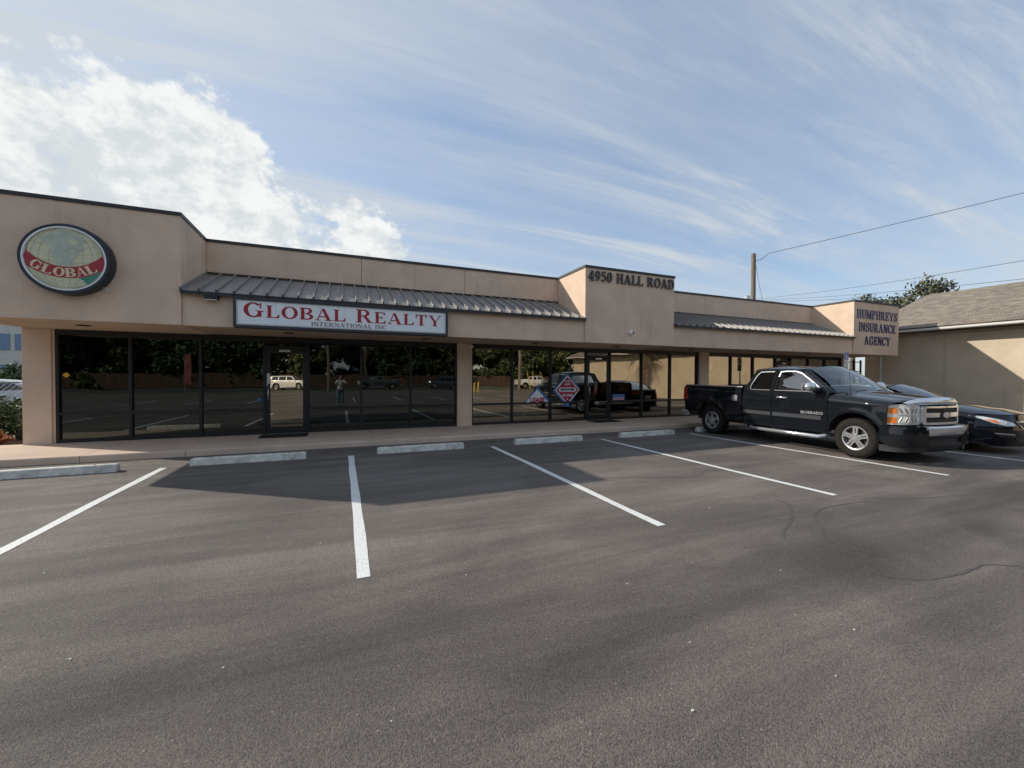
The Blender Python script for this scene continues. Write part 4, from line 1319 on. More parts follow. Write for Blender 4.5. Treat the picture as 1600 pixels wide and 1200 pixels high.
        for k in range(9):
            q = k / 8
            ox_, oz_ = (4.345 - .03 * q, 1.335) if False else (4.30 + (3.80 - 4.30) * q, 1.36 + (1.71 - 1.36) * q)
            if k == 8: ox_, oz_ = 3.66, 1.775
            ix, iy, iz = 4.40 + (3.72 - 4.40) * q, .80 + (.665 - .80) * q, 1.285 + (1.805 - 1.285) * q
            rows.append([(ox_, s * Wc(ox_, oz_), oz_), ((ox_ + ix) / 2 + .01, s * ((Wc(ox_, oz_) + iy) / 2 + .025), (oz_ + iz) / 2 + .015), (ix, s * iy, iz)])
        rows.insert(0, [(4.338, s * Wc(4.338, 1.24), 1.24), (4.37, s * .92, 1.285), (4.44, s * .80, 1.28)])
        loft('pillar', rows, PAINT, t)
    # roof
    rows = []
    for k in range(13):
        q = k / 12; row = []
        for j in range(21):
            v = -1 + 2 * j / 20
            yy = .775 * math.copysign(abs(v) ** .92, v)
            x0_ = 2.50 + .0 * v; x1_ = 3.70 + .09 * (1 - v * v)
            x = x0_ + (x1_ - x0_) * q
            zc = 1.795 + (.085 * (1 - abs(v) ** 3.2)) * (.55 + .45 * math.sin(math.pi * min(1, q * 1.15 + .08))) + .012 * math.sin(math.pi * q)
            row.append((x, yy * (1.0 - .13 * max(0, q - .9) * 10 * .5), zc))
        rows.append(row)
    loft('roof', rows, PAINT, t)
    # cab rear wall and window
    rw = [(-.955, .60), (.955, .60), (.955, 1.25), (.79, 1.79), (.4, 1.85), (-.4, 1.85), (-.79, 1.79), (-.955, 1.25)]
    rwin = fillet([(-.62, 1.32), (.62, 1.32), (.55, 1.70), (-.55, 1.70)], .06, 4)
    fr_ = lambda y, z: (2.25 + (.25 * max(0, z - 1.27) / .53), y, z)
    rwo = patch('cab_rear', rw, fr_, PAINT, t, holes=[rwin], res=.12, flange=(.03, 0, 0))
    patch('rear_window', rwin, lambda y, z: (fr_(y, z)[0] + .015, y, z), M['privacy_glass'], rwo, res=.2)
    # windscreen
    rows = []
    for k in range(11):
        q = k / 10; row = []
        for j in range(17):
            v = -1 + 2 * j / 16
            hw = .80 + (.665 - .80) * q
            xb = 4.54 - .14 * v * v; xt = 3.79 - .07 * v * v
            bow = .035 * math.sin(math.pi * q)
            row.append((xb + (xt - xb) * q + bow, hw * v, 1.285 + (1.808 + .055 * (1 - v * v) - 1.285) * q + bow * .8))
        rows.append(row)
    loft('windscreen', rows, M['auto_glass'], t)
    MB().box(4.30, 4.60, -.86, .86, 1.235, 1.262).build('cowl', M['black_plastic'], t)
    for yy in (-.45, .12):
        MB().tube([(4.56, yy - .02, 1.30), (4.54, yy + .15, 1.325), (4.47, yy + .52, 1.335)], [.016, .011, .008], 6).build('wiper', M['black_plastic'], t)
    # hood with raised middle
    rows = []
    for k in range(19):
        q = k / 18; row = []
        for j in range(29):
            v = -1 + 2 * j / 28
            hw = .815 - .05 * q
            xb = 4.585 - .17 * v * v; xt = 5.70 - .17 * abs(v) ** 2.2
            x = xb + (xt - xb) * q
            z = ztop(x) + .004 + .05 * (1 - v * v) + .022 / (1 + math.exp((abs(v) - .60) * 28)) * (1 - q * .3)
            if q > .88: z -= .075 * ((q - .88) / .12) ** 2
            row.append((x, hw * v, z))
        rows.append(row)
    loft('hood', rows, PAINT, t)
    # bright bug deflector at the hood lip
    rows = []
    for j in range(25):
        v = -1 + 2 * j / 24
        x = 5.70 - .17 * abs(v) ** 2.2; y = .755 * v; z = ztop(x) + .05 * (1 - v * v) - .045
        e_ = 1 - .75 * abs(v) ** 6
        rows.append([(x + .005, y, z - .035 * e_), (x + .04, y, z - .02), (x + .052, y, z + .03 * e_), (x + .025, y, z + .085 * e_), (x - .02, y, z + .10 * e_)])
    loft('hood_deflector', rows, M['chrome'], t, 60)
    # grille
    gy, gz0, gz1 = .535, .735, 1.075
    ring = fillet([(-gy, gz0), (gy, gz0), (gy, gz1), (-gy, gz1)], .05, 4)
    h1 = fillet([(-gy + .07, .775), (gy - .07, .775), (gy - .07, .872), (-gy + .07, .872)], .025, 3)
    h2 = fillet([(-gy + .07, .952), (gy - .07, .952), (gy - .07, 1.04), (-gy + .07, 1.04)], .025, 3)
    gr = patch('grille', ring, lambda y, z: (Fx(y) + .045, y, z), M['chrome'], t, holes=[h1, h2], res=.06, flange=(-.07, 0, 0))
    patch('grille_mesh', fillet([(-gy + .03, .75), (gy - .03, .75), (gy - .03, 1.06), (-gy + .03, 1.06)], .02, 2), lambda y, z: (Fx(y) - .01, y, z), M['black_plastic'], gr, res=.1)
    if detail:
        mbb = MB()
        for zz in np.arange(.785, 1.04, .022):
            if .87 < zz < .955: continue
            mbb.grid([[(Fx(y) + .012, y, zz - .003) for y in np.linspace(-.46, .46, 13)], [(Fx(y) + .016, y, zz) for y in np.linspace(-.46, .46, 13)], [(Fx(y) + .012, y, zz + .003) for y in np.linspace(-.46, .46, 13)]])
        mbb.build('grille_bars', M['grey_paint'], gr, fix=False)
        bow_ = lambda k: [(-.115 * k, -.012 * k), (-.09 * k, -.032 * k), (-.045 * k, -.032 * k), (-.04 * k, -.045 * k), (.055 * k, -.045 * k), (.05 * k, -.032 * k), (.10 * k, -.032 * k), (.115 * k, .012 * k), (.09 * k, .032 * k), (.045 * k, .032 * k), (.04 * k, .045 * k), (-.055 * k, .045 * k), (-.05 * k, .032 * k), (-.10 * k, .032 * k)]
        eo = MB().prism([(p[0], p[1] * 1.5 + .912) for p in bow_(1.15)], 5.75, 5.770, 'x').build('emblem', M['black_plastic'], gr)
        MB().prism([(p[0], p[1] * 1.4 + .912) for p in bow_(.86)], 5.771, 5.778, 'x').build('emblem_face', M['badge'], gr)
    # bright bumper centre and lower valance
    fb = lambda y: 5.835 - .105 * (abs(y) / .6) ** 2.4 * .55
    rows = []
    for y in np.linspace(-.60, .60, 17):
        x = fb(y)
        rows.append([(x - .10, y, .715), (x - .01, y, .71), (x + .012, y, .685), (x + .012, y, .60), (x - .005, y, .545), (x - .06, y, .535)])
    loft('bumper', rows, M['chrome'], t, 35)
    rows = []
    for y in np.linspace(-.62, .62, 17):
        x = fb(y) - .015
        rows.append([(x - .05, y, .54), (x - .02, y, .50), (x - .055, y, .47), (x - .06, y, .40), (x - .02, y, .37), (x - .03, y, .30), (x - .08, y, .235)])
    loft('valance', rows, M['black_plastic'], t, 35)
    MB().box(5.45, 5.70, -.62, .62, .45, .72).build('bumper_beam', M['black_plastic'], t)
    # tailgate and rear bumper
    tg = fillet([(-.80, .60), (.80, .60), (.80, 1.36), (-.80, 1.36)], .03, 3)
    tgo = patch('tailgate', tg, lambda y, z: (.135 - .015 * math.sin((z - .6) / .76 * 3.14), y, z), PAINT, t, res=.12, flange=(.06, 0, 0))
    MB().box(.085, .122, -.16, .16, 1.13, 1.22).build('tailgate_handle', M['black_plastic'], tgo)
    o = MB().box(.0, .30, -.96, .96, .46, .615).build('rear_bumper', M['chrome'], t); bevel(o, .03, 3)
    MB().box(.16, 2.20, -.80, .80, .72, .76).build('bed_floor', M['black_plastic'], t)
    # fuel door, antenna, seats, wheel
    if detail:
        patch('fuel_door', fillet([(1.93, .98), (2.09, .98), (2.09, 1.14), (1.93, 1.14)], .03, 3), lambda x, z: (x, -(Wb(x, z) + .006), z), M['satin'], t, res=.06, flange=(0, .01, 0))
        MB().tube([(4.70, -.86, 1.23), (4.66, -.86, 1.98)], [.006, .003], 6).build('antenna', M['black_plastic'], t)
        for yy in (-.42, .42):
            sb = MB().box(2.98, 3.14, yy - .25, yy + .25, .85, 1.42); sb.box(3.02, 3.12, yy - .13, yy + .13, 1.44, 1.62); sb.box(3.1, 3.6, yy - .25, yy + .25, .75, .90)
            bevel(sb.build('seat', M['seat'], t), .05, 3)
        MB().box(3.95, 4.42, -.80, .80, 1.02, 1.24).build('dashboard', M['seat'], t)
        rows = [[(3.80 + .06 * math.sin(2 * math.pi * j / 20) + .012 * math.cos(2 * math.pi * k / 6), .42 + (.19 + .015 * math.cos(2 * math.pi * k / 6)) * math.cos(2 * math.pi * j / 20), 1.18 + (.18 + .015 * math.cos(2 * math.pi * k / 6)) * math.sin(2 * math.pi * j / 20) + .015 * math.sin(2 * math.pi * k / 6)) for k in range(6)] for j in range(21)]
        MB().grid(rows, close_u=True).build('steering_wheel', M['black_plastic'], t, smooth=60, fix=False)
        MB().box(3.66, 3.70, -.11, .11, 1.66, 1.73).build('rear_view_mirror', M['black_plastic'], t)
    ws = wheel_meshes(Rt, .232, .265, 5, M['satin'], 'p')
    for x in (xr, xf):
        for s in (-1, 1): put_wheel(t, ws, x, s * .83, Rt, s)
    return t


def make_car(label, sp, P, group=None, cat='car', name='sedan'):
    """saloon or SUV from a profile; x forward from the tail, y left, z up"""
    t = empty(name, (0, 0, 0), 0, label, cat, group)
    PAINT = M[P]
    Ln, HW, xr, xf, Rt = sp['L'], sp['hw'], sp['xr'], sp['xf'], sp['R']
    belt = lambda x: lerp_table(x, *sp['belt'])
    za = Rt + .02; ra = Rt + .07

    def lip(x, z):
        return sum(.022 * math.exp(-((math.hypot(x - c, z - za) - ra) / .05) ** 2) for c in (xr, xf))

    def Ws(x, z):
        b = belt(x)
        u = (z - .2) / (b - .2)
        w = HW * lerp_table(u, [0, .25, .55, .8, .93, 1.0, 1.1], [.925, .965, 1.0, .992, .975, .945, .93])
        w += lip(x, z) if u < .9 else 0
        fx = max(0, (x - xf) / (Ln - xf)); rx = max(0, (xr - x) / xr)
        return w * (1 - .14 * fx ** 2.4 - .10 * rx ** 2.4)
    xn, xt = Ln - .50, .42                       # where nose and tail surfaces take over
    xs_d = sp['doors']
    for s in (-1, 1):
        fn = lambda x, z: (x, s * Ws(x, z), z)
        inn = (0, -s * .03, 0)
        def topline(a, b, n=8): return [(a + (b - a) * k / n, belt(a + (b - a) * k / n)) for k in range(n + 1)]
        gap = .006
        fr_a = arc2(xf, za, ra, 172, 8, 16)
        patch('front_fender', [(xs_d[2] + gap, .24)] + [(p[0], p[1]) for p in fr_a] + [(xn, .24)] + topline(xn, xs_d[2] + gap), fn, PAINT, t, res=.07, flange=inn)
        re_a = arc2(xr, za, ra, 172, 8, 16)
        patch('rear_quarter', [(xt, .26)] + re_a + [(xs_d[0] - gap, .24)] + topline(xs_d[0] - gap, xt), fn, PAINT, t, res=.07, flange=inn)
        for nm, a, b in (('rear_door', xs_d[0], xs_d[1] - gap), ('front_door', xs_d[1], xs_d[2])):
            d = patch(nm, [(a, .24), (b, .24)] + topline(b, a), fn, PAINT, t, res=.08, flange=inn)
            hx = a + .10; zz = belt(hx) - .11
            MB().tube([(hx, s * (Ws(hx, zz) - .005), zz), (hx + .03, s * (Ws(hx, zz) + .03), zz), (hx + .17, s * (Ws(hx, zz) + .03), zz), (hx + .20, s * (Ws(hx, zz) - .005), zz)], .015, 8).build('door_handle', M['chrome'], d, smooth=60)
        # greenhouse side
        rf = sp['roof_side']; gw = sp['gw']
        def Gs(x, z):
            b = belt(x); u = max(0, (z - b) / (sp['zr'] - b))
            return (x, s * (Ws(x, b) * (1 - u) + gw * u + .03 * math.sin(math.pi * min(1, u))), z)
        go = patch('side_frame', sp['side'], Gs, PAINT, t, holes=sp['wins'], res=.07, flange=inn)
        for w_ in sp['wins']:
            patch('window', w_, lambda x, z: tuple(Vector(Gs(x, z)) + Vector((0, -s * .015, 0))), M['privacy_glass'], go, res=.1)
        rows = []
        for (x, z) in sp['chrome']:
            g = Vector(Gs(x, z)); rows.append([tuple(g + Vector((0, s * .002, -.014))), tuple(g + Vector((0, s * .012, 0))), tuple(g + Vector((0, s * .002, .014)))])
        loft('window_trim', rows, M['chrome'], go, 60)
        mx = xs_d[2] - .12; mz = belt(mx) + .06; my = Ws(mx, belt(mx))
        rows = []
        for k in range(9):
            a = math.pi * k / 8; r_ = math.sin(a) ** .6; c_ = -math.cos(a)
            rows.append([(mx + .08 * r_ * math.cos(2 * math.pi * j / 14), s * (my + .11 + .10 * c_), mz + .065 * r_ * math.sin(2 * math.pi * j / 14)) for j in range(14)])
        MB().grid(rows, close_u=True).build('mirror', PAINT, t, smooth=60, fix=False)
        for c in (xr, xf):
            rows = [[(px, s * HW * .95, pz), (px, s * HW * .55, pz)] for (px, pz) in arc2(c, za, ra - .004, 172, 8, 12)]
            loft('wheel_well', rows, M['black_plastic'], t)
    MB().box(.35, Ln - .4, -HW * .92, HW * .92, .20, .27).build('underbody', M['black_plastic'], t)

    def deck(name, xa, xb, crown, zf, m=PAINT, n=14, hwf=None):
        rows = []
        for k in range(n + 1):
            q = k / n; row = []
            for j in range(25):
                v = -1 + 2 * j / 24
                x = xa(v) + (xb(v) - xa(v)) * q
                row.append((x, v * Ws(x, belt(x)), zf(x, v) if zf else belt(x) + crown * (1 - abs(v) ** 2.6)))
            rows.append(row)
        return loft(name, rows, m, t)
    hr = sp['cowl']
    deck('hood', lambda v: hr - .16 * v * v, lambda v: Ln - .062 - .36 * abs(v) ** 3 - .07 * v ** 8, sp['hcrown'], None)
    if sp['decklen']:
        deck('boot_lid', lambda v: .06 + .36 * abs(v) ** 3, lambda v: sp['deck'] + .10 * v * v, .05, None)
    # nose and tail: swept from the hood edge to the sill
    def nosex(y, z):
        w = Ws(xn, min(z, belt(xn)))
        v = min(1, abs(y) / w)
        zz = (z - .2) / (belt(Ln) + .03 - .2)
        return Ln - .36 * v ** 3.0 - .14 * v ** 8 - .14 * max(0, zz - .55) ** 1.5 * 1.5 - .05 * max(0, .3 - zz)
    def tailx(y, z):
        w = Ws(xt, min(z, belt(xt))); v = min(1, abs(y) / w)
        zz = (z - .25) / (belt(.1) + .03 - .25)
        return .36 * v ** 3 + .06 * v ** 8 + .10 * max(0, zz - .55) * (1 if sp['decklen'] else .3)
    for nm, fx_, xw, z0 in (('front_bumper', nosex, xn, .17), ('rear_bumper', tailx, xt, .22)):
        rows = []
        zt_ = belt(Ln if nm == 'front_bumper' else 0.05)
        for k in range(15):
            row = []
            for j in range(33):
                v = -1 + 2 * j / 32
                ztop_ = (belt(xw) * abs(v) ** 3 + (zt_ + (sp['hcrown'] if nm == 'front_bumper' else .05)) * (1 - abs(v) ** 3)) + .002
                z = z0 + (ztop_ - z0) * k / 14
                y = v * Ws(xw, min(z, belt(xw)))
                row.append((fx_(y, z), y, z))
            rows.append(row)
        loft(nm, rows, PAINT, t, 60)
    # roof
    ra_, rb_ = sp['roof']
    rows = []
    for k in range(17):
        q = k / 16; row = []
        for j in range(19):
            v = -1 + 2 * j / 18
            x = ra_ + (rb_ + .06 * (1 - v * v) - ra_) * q
            zl = lerp_table(x, *sp['roofline'])
            row.append((x, v * gw, zl - .055 * abs(v) ** 3.0))
        rows.append(row)
    loft('roof', rows, PAINT, t)
    # screens
    def screen(name, xb, zb_, hwb, xt_, zt_, bow):
        rows = []
        for k in range(11):
            q = k / 10; row = []
            for j in range(17):
                v = -1 + 2 * j / 16
                hw_ = hwb + (gw - hwb) * q
                x = xb + (xt_ - xb) * q - (1 - q * .5) * bow * v * v * 1.6 + bow * math.sin(math.pi * q) * .5 + (.06 * (1 - v * v) - .06 * 0) * q * (1 if bow > 0 else 0)
                z = zb_ + (zt_ - .055 * abs(v) ** 3 - zb_) * q + abs(bow) * .5 * math.sin(math.pi * q)
                row.append((x, hw_ * v, z))
            rows.append(row)
        return loft(name, rows, M['auto_glass'] if bow > 0 else M['privacy_glass'], t)
    screen('windscreen', hr + .02, belt(hr) + sp['hcrown'] * .6, Ws(hr, belt(hr)) * .93, rb_, lerp_table(rb_, *sp['roofline']), .09)
    screen('rear_screen', sp['deck'] - .02, belt(sp['deck']) + .03, Ws(sp['deck'], belt(sp['deck'])) * .93, ra_, lerp_table(ra_, *sp['roofline']), -.06)
    MB().box(.8, hr - .1, -HW * .8, HW * .8, .45, .60).build('seat_base', M['seat'], t)
    for xx in sp['seats']:
        for yy in (-.36, .36):
            o = MB().box(xx, xx + .13, yy - .22, yy + .22, .5, belt(2) + .05).box(xx + .02, xx + .11, yy - .12, yy + .12, belt(2) + .06, belt(2) + .24).build('seat', M['seat'], t); bevel(o, .04, 2)
    # lamps and grille as panels lying on the nose and tail
    def on(fx_, name, poly, m, par=None, off=.008, sg=1, s=1, res=.04):
        return patch(name, poly, lambda y, z: (fx_(y, z) + sg * off, s * y, z), m, par or t, res=res, flange=(-sg * .02, 0, 0))
    for s in (-1, 1):
        h_ = on(nosex, 'headlight', sp['head'], M['lamp_lens'], s=s, off=.010)
        on(nosex, 'indicator', sp['ind'], M['amber_lens'], h_, s=s, off=.015)
        on(nosex, 'projector', ell(sp['proj'][0], sp['proj'][1], .042, .036, 0, 342, 16), M['satin'], h_, s=s, off=.016, res=.02)
        f_ = on(nosex, 'fog_lamp', sp['fog'], M['chrome'], s=s, off=.008)
        on(nosex, 'fog_insert', [(p[0] * .92 + .045, p[1] * .8 + sp['fog'][0][1] * .185) for p in sp['fog']], M['black_plastic'], f_, s=s, off=.014)
        on(tailx, 'tail_light', sp['tail'], M['red_lens'], s=s, off=.010, sg=-1)
    g_ = on(nosex, 'grille', sp['grille'], M['chrome'], off=.012)
    on(nosex, 'grille_mesh', sp['gmesh'], M['black_plastic'], g_, off=.018)
    rows = []
    mbb = MB()
    for zz in sp['bars']:
        mbb.grid([[(nosex(y, zz) + .020, y, zz - .006) for y in np.linspace(-.22, .22, 9)], [(nosex(y, zz) + .028, y, zz) for y in np.linspace(-.22, .22, 9)], [(nosex(y, zz) + .020, y, zz + .006) for y in np.linspace(-.22, .22, 9)]])
    mbb.build('grille_bars', M['satin'], g_, fix=False)
    on(nosex, 'intake', sp['intake'], M['black_plastic'], off=.006)
    on(tailx, 'number_plate', rc(-.16, .62, .16, .76), M['white'], off=.012, sg=-1)
    ws = wheel_meshes(Rt, Rt - .115, .205, 5, M['satin'], 'c')
    for x in (xr, xf):
        for s in (-1, 1): put_wheel(t, ws, x, s * (HW - .12), Rt, s)
    return t


SEDAN = dict(L=4.86, hw=.915, xr=1.05, xf=3.83, R=.33,
             belt=([0, .4, 1.0, 1.8, 2.8, 3.4, 3.9, 4.4, 4.7, 4.9], [.96, 1.02, 1.02, .98, .95, .94, .91, .84, .77, .72]),
             doors=(1.55, 2.45, 3.42), cowl=3.55, deck=.72, decklen=True, hcrown=.095, roof=(1.35, 2.72), gw=.60, zr=1.42,
             roof_side=None, roofline=([1.2, 1.5, 2.0, 2.4, 2.8], [1.38, 1.435, 1.47, 1.465, 1.43]),
             side=[(.62, 1.02), (1.0, 1.015), (1.8, .985), (2.8, .945), (3.45, .925), (3.30, 1.02), (2.90, 1.27), (2.68, 1.375), (2.4, 1.415), (2.0, 1.42), (1.6, 1.40), (1.32, 1.35), (.95, 1.18)],
             wins=[fillet([(1.02, 1.08), (1.35, 1.30), (1.62, 1.355), (1.98, 1.372), (2.0, 1.02), (1.6, 1.03)], .04, 3), fillet([(2.08, 1.015), (2.06, 1.374), (2.4, 1.37), (2.66, 1.33), (3.12, 1.055), (3.18, .985)], .04, 3)],
             chrome=[(.95, 1.09), (1.10, 1.21), (1.33, 1.335), (1.6, 1.385), (2.0, 1.40), (2.4, 1.395), (2.68, 1.352), (2.9, 1.24), (3.15, 1.08), (3.28, 1.0)],
             seats=(1.35, 2.35),
             head=fillet([(.40, .605), (.60, .60), (.74, .655), (.885, .80), (.82, .795), (.62, .725), (.46, .665)], .015, 2),
             ind=fillet([(.66, .645), (.74, .67), (.80, .735), (.70, .72)], .012, 2), proj=(.555, .655),
             fog=fillet([(.44, .365), (.66, .375), (.74, .455), (.46, .43)], .012, 2),
             tail=fillet([(.45, .84), (.80, .82), (.86, .98), (.50, .97)], .03, 3),
             grille=[(-.17, .50), (.17, .50), (.27, .56), (.40, .70), (-.40, .70), (-.27, .56)],
             gmesh=[(-.15, .525), (.15, .525), (.23, .575), (.34, .672), (-.34, .672), (-.23, .575)], bars=(.56, .595, .63, .66),
             intake=fillet([(-.38, .24), (.38, .24), (.44, .36), (.30, .42), (-.30, .42), (-.44, .36)], .03, 2))
SUV = dict(L=4.75, hw=.94, xr=.98, xf=3.75, R=.37,
           belt=([0, .4, 1.0, 2.0, 3.0, 3.5, 4.0, 4.5, 4.75], [1.12, 1.14, 1.13, 1.10, 1.08, 1.07, 1.05, 1.0, .96]),
           doors=(1.42, 2.36, 3.36), cowl=3.45, deck=.16, decklen=False, hcrown=.06, roof=(.35, 2.85), gw=.68, zr=1.72,
           roof_side=None, roofline=([.2, .5, 1.2, 2.2, 2.9], [1.70, 1.74, 1.77, 1.76, 1.70]),
           side=[(.14, 1.13), (1.0, 1.13), (2.0, 1.10), (3.0, 1.08), (3.38, 1.075), (3.2, 1.22), (2.80, 1.62), (2.55, 1.69), (1.2, 1.715), (.5, 1.69), (.32, 1.64)],
           wins=[fillet([(.42, 1.20), (.55, 1.60), (1.15, 1.62), (1.15, 1.19)], .05, 3), fillet([(1.24, 1.18), (1.24, 1.625), (2.08, 1.62), (2.10, 1.155)], .05, 3), fillet([(2.19, 1.15), (2.17, 1.615), (2.55, 1.60), (2.74, 1.55), (3.10, 1.19), (3.08, 1.14)], .05, 3)],
           chrome=[(.5, 1.665), (1.2, 1.69), (2.0, 1.68), (2.55, 1.665)],
           seats=(1.2, 2.2),
           head=fillet([(.50, .86), (.84, .88), (.88, 1.02), (.52, .98)], .03, 3), ind=fillet([(.76, .89), (.83, .90), (.85, .99), (.78, .98)], .01, 2), proj=(.62, .92),
           fog=fillet([(.56, .46), (.74, .47), (.74, .54), (.56, .53)], .01, 2),
           tail=fillet([(.62, .98), (.86, .96), (.87, 1.12), (.64, 1.11)], .03, 3),
           grille=fillet([(-.42, .76), (.42, .76), (.46, .98), (-.46, .98)], .03, 3), gmesh=fillet([(-.38, .79), (.38, .79), (.42, .95), (-.42, .95)], .02, 3), bars=(.83, .87, .91),
           intake=fillet([(-.45, .34), (.45, .34), (.50, .50), (-.50, .50)], .03, 2))


def recolour(root, old, new):
    for ch in root.children_recursive:
        if ch.type == 'MESH' and ch.data.materials and ch.data.materials[0] == M[old]:
            ch.material_slots[0].link = 'OBJECT'; ch.material_slots[0].material = M[new]


def place_car(o, x, y, heading, ref):
    """ref: local x of the point put at (x, y); heading = world direction of the nose in degrees from +X"""
    a = R(heading); o.rotation_euler.z = a
    o.location = (x - ref * math.cos(a), y - ref * math.sin(a), 0)


truck = make_pickup('black extended cab pickup truck with chrome grille and step bar', 'truck_paint')
place_car(truck, 10.36, 4.76, -90 - 4.3, 4.84)
sedan = make_car('black sedan with slanted headlights parked behind the black pickup', SEDAN, 'sedan_paint')
place_car(sedan, 13.32, 3.70, -90, 4.86)


# ================================================================== NEIGHBOURING BUILDING
M['n_stucco'] = stucco_mat('neighbour_stucco', (.56, .465, .345))
M['trim_brown'] = mat('brown_trim', (.09, .065, .05), .6)
M['white_trim'] = mat('white_trim', (.62, .60, .56), .5, var=.08)


def shingle_mat():
    m = bpy.data.materials.new('shingles'); m.use_nodes = True
    nt = m.node_tree; N = nt.nodes.new; L = nt.links.new; b = nt.nodes['Principled BSDF']
    tc = N('ShaderNodeTexCoord'); mp = N('ShaderNodeMapping'); L(tc.outputs['Object'], mp.inputs[0])
    mp.inputs['Rotation'].default_value = (0, 0, R(90))
    br = N('ShaderNodeTexBrick'); L(mp.outputs[0], br.inputs['Vector'])
    br.inputs['Scale'].default_value = 1.0; br.inputs['Brick Width'].default_value = .30; br.inputs['Row Height'].default_value = .135; br.inputs['Mortar Size'].default_value = .008
    br.inputs['Color1'].default_value = (.20, .165, .125, 1); br.inputs['Color2'].default_value = (.33, .28, .215, 1); br.inputs['Mortar'].default_value = (.07, .06, .05, 1)
    n = N('ShaderNodeTexNoise'); L(tc.outputs['Object'], n.inputs['Vector']); n.inputs['Scale'].default_value = 3.0; n.inputs['Detail'].default_value = 8
    mx = N('ShaderNodeMix'); mx.data_type = 'RGBA'; mx.blend_type = 'MULTIPLY'; mx.inputs[0].default_value = .55
    L(br.outputs['Color'], mx.inputs[6])
    r = N('ShaderNodeValToRGB'); L(n.outputs['Fac'], r.inputs[0]); r.color_ramp.elements[0].position = .35; r.color_ramp.elements[1].position = .62; r.color_ramp.elements[0].color = (.55, .55, .55, 1)
    L(r.outputs[0], mx.inputs[7]); L(mx.outputs[2], b.inputs['Base Color'])
    b.inputs['Roughness'].default_value = .95
    bp = N('ShaderNodeBump'); bp.inputs['Strength'].default_value = .8; bp.inputs['Distance'].default_value = .02; L(br.outputs['Fac'], bp.inputs['Height']); bp.invert = True; L(bp.outputs[0], b.inputs['Normal'])
    return m


M['shingle'] = shingle_mat()
nb = empty('neighbour_building', (30, -1.6, 0), 0, 'cream stucco building with brown shingle gable roof beyond the parked cars', 'building')
on_ = Vector((30, -1.6, 0))
NX0, NX1, NY0, NY1 = 23.7, 36.3, -15.4, 11.78
EX, EZ, RZ, RX = 23.08, 3.76, 6.20, 30.0
wallo = sub(MB().box(NX0, NX1, NY0, NY1, 0, 3.62), 'wall', M['n_stucco'], nb, on_)
ga = MB().prism([(NX0 + .02, 3.62), (NX1 - .02, 3.62), (RX, 6.04)], NY0 + .01, NY1 - .01, 'y'); sub(ga, 'gable', M['n_stucco'], nb, on_)
dx = RX - EX
for sgn in (1, -1):
    e = Vector((RX - sgn * dx, 0, EZ)); r_ = Vector((RX, 0, RZ)); dn = Vector((-(r_ - e).z * sgn, 0, abs((r_ - e).x))).normalized() * .06
    mb = MB()
    q = [(e.x, e.z), (r_.x, r_.z), (r_.x, r_.z + .06), (e.x + dn.x * .2, e.z + .06)]
    mb.prism(q, NY0 - .45, NY1 + .25, 'y')
    sub(mb, 'roof', M['shingle'], nb, on_)
sub(MB().prism([(EX + .03, 3.635), (NX0 - .005, 3.635), (NX0 - .005, 3.665), (EX + .03, 3.665)], NY0 - .40, NY1 + .20, 'y'), 'eave_soffit', M['trim_brown'], nb, on_)
sub(MB().box(EX - .012, EX + .028, NY0 - .44, NY1 + .24, 3.62, 3.758), 'eave_board', M['trim_brown'], nb, on_)
gut = [(EX - .115, 3.745), (EX - .115, 3.68), (EX - .085, 3.645), (EX - .0125, 3.645), (EX - .0125, 3.66), (EX - .08, 3.66), (EX - .105, 3.69), (EX - .105, 3.745)]
sub(MB().prism(gut, NY0 - .44, NY1 + .24, 'y'), 'gutter', M['white_trim'], nb, on_)
sub(MB().tube([(NX0 - .03, NY0 + .5, 3.40), (NX0 - .03, NY1 - .3, 3.46)], .022, 8), 'conduit', M['white_trim'], nb, on_)
sub(MB().tube([(EX - .03, 11.1, 3.66), (NX0 - .10, 11.1, 3.35), (NX0 - .07, 11.1, 3.1), (NX0 - .07, 11.1, 1.5)], .045, 10), 'downspout', M['white_trim'], nb, on_)
sub(MB().box(NX0 - .17, NX0 - .003, 10.98, 11.22, .0, 1.5), 'drain_boot', M['white_trim'], nb, on_)
for y in (-9.4, -3.8, 3.0):
    o = sub(MB().box(NX0 - .03, NX0 - .001, y - .09, y + .09, 2.15, 2.5), 'wall_light', M['white_trim'], nb, on_)
for yy in (-13.2,):
    sub(MB().box(NX0 - .06, NX0 + .3, yy - .45, yy + .45, .001, 3.60), 'pilaster', M['stucco_soffit'], nb, on_)

# gate closing the gap between the buildings
gt = empty('metal_gate', (23.05, 11.93, 0), 0, 'black metal gate in the narrow gap between the two buildings', 'gate')
ogt = Vector((23.05, 11.93, 0))
for x in (22.46, 23.05, 23.64): sub(MB().box(x - .03, x + .03, 11.90, 11.96, 0, 2.5), 'post', M['bronze'], gt, ogt)
for z in (.25, .9, 1.55, 1.95, 2.4): sub(MB().box(22.49, 23.61, 11.915, 11.945, z - .02, z + .02), 'rail', M['bronze'], gt, ogt)

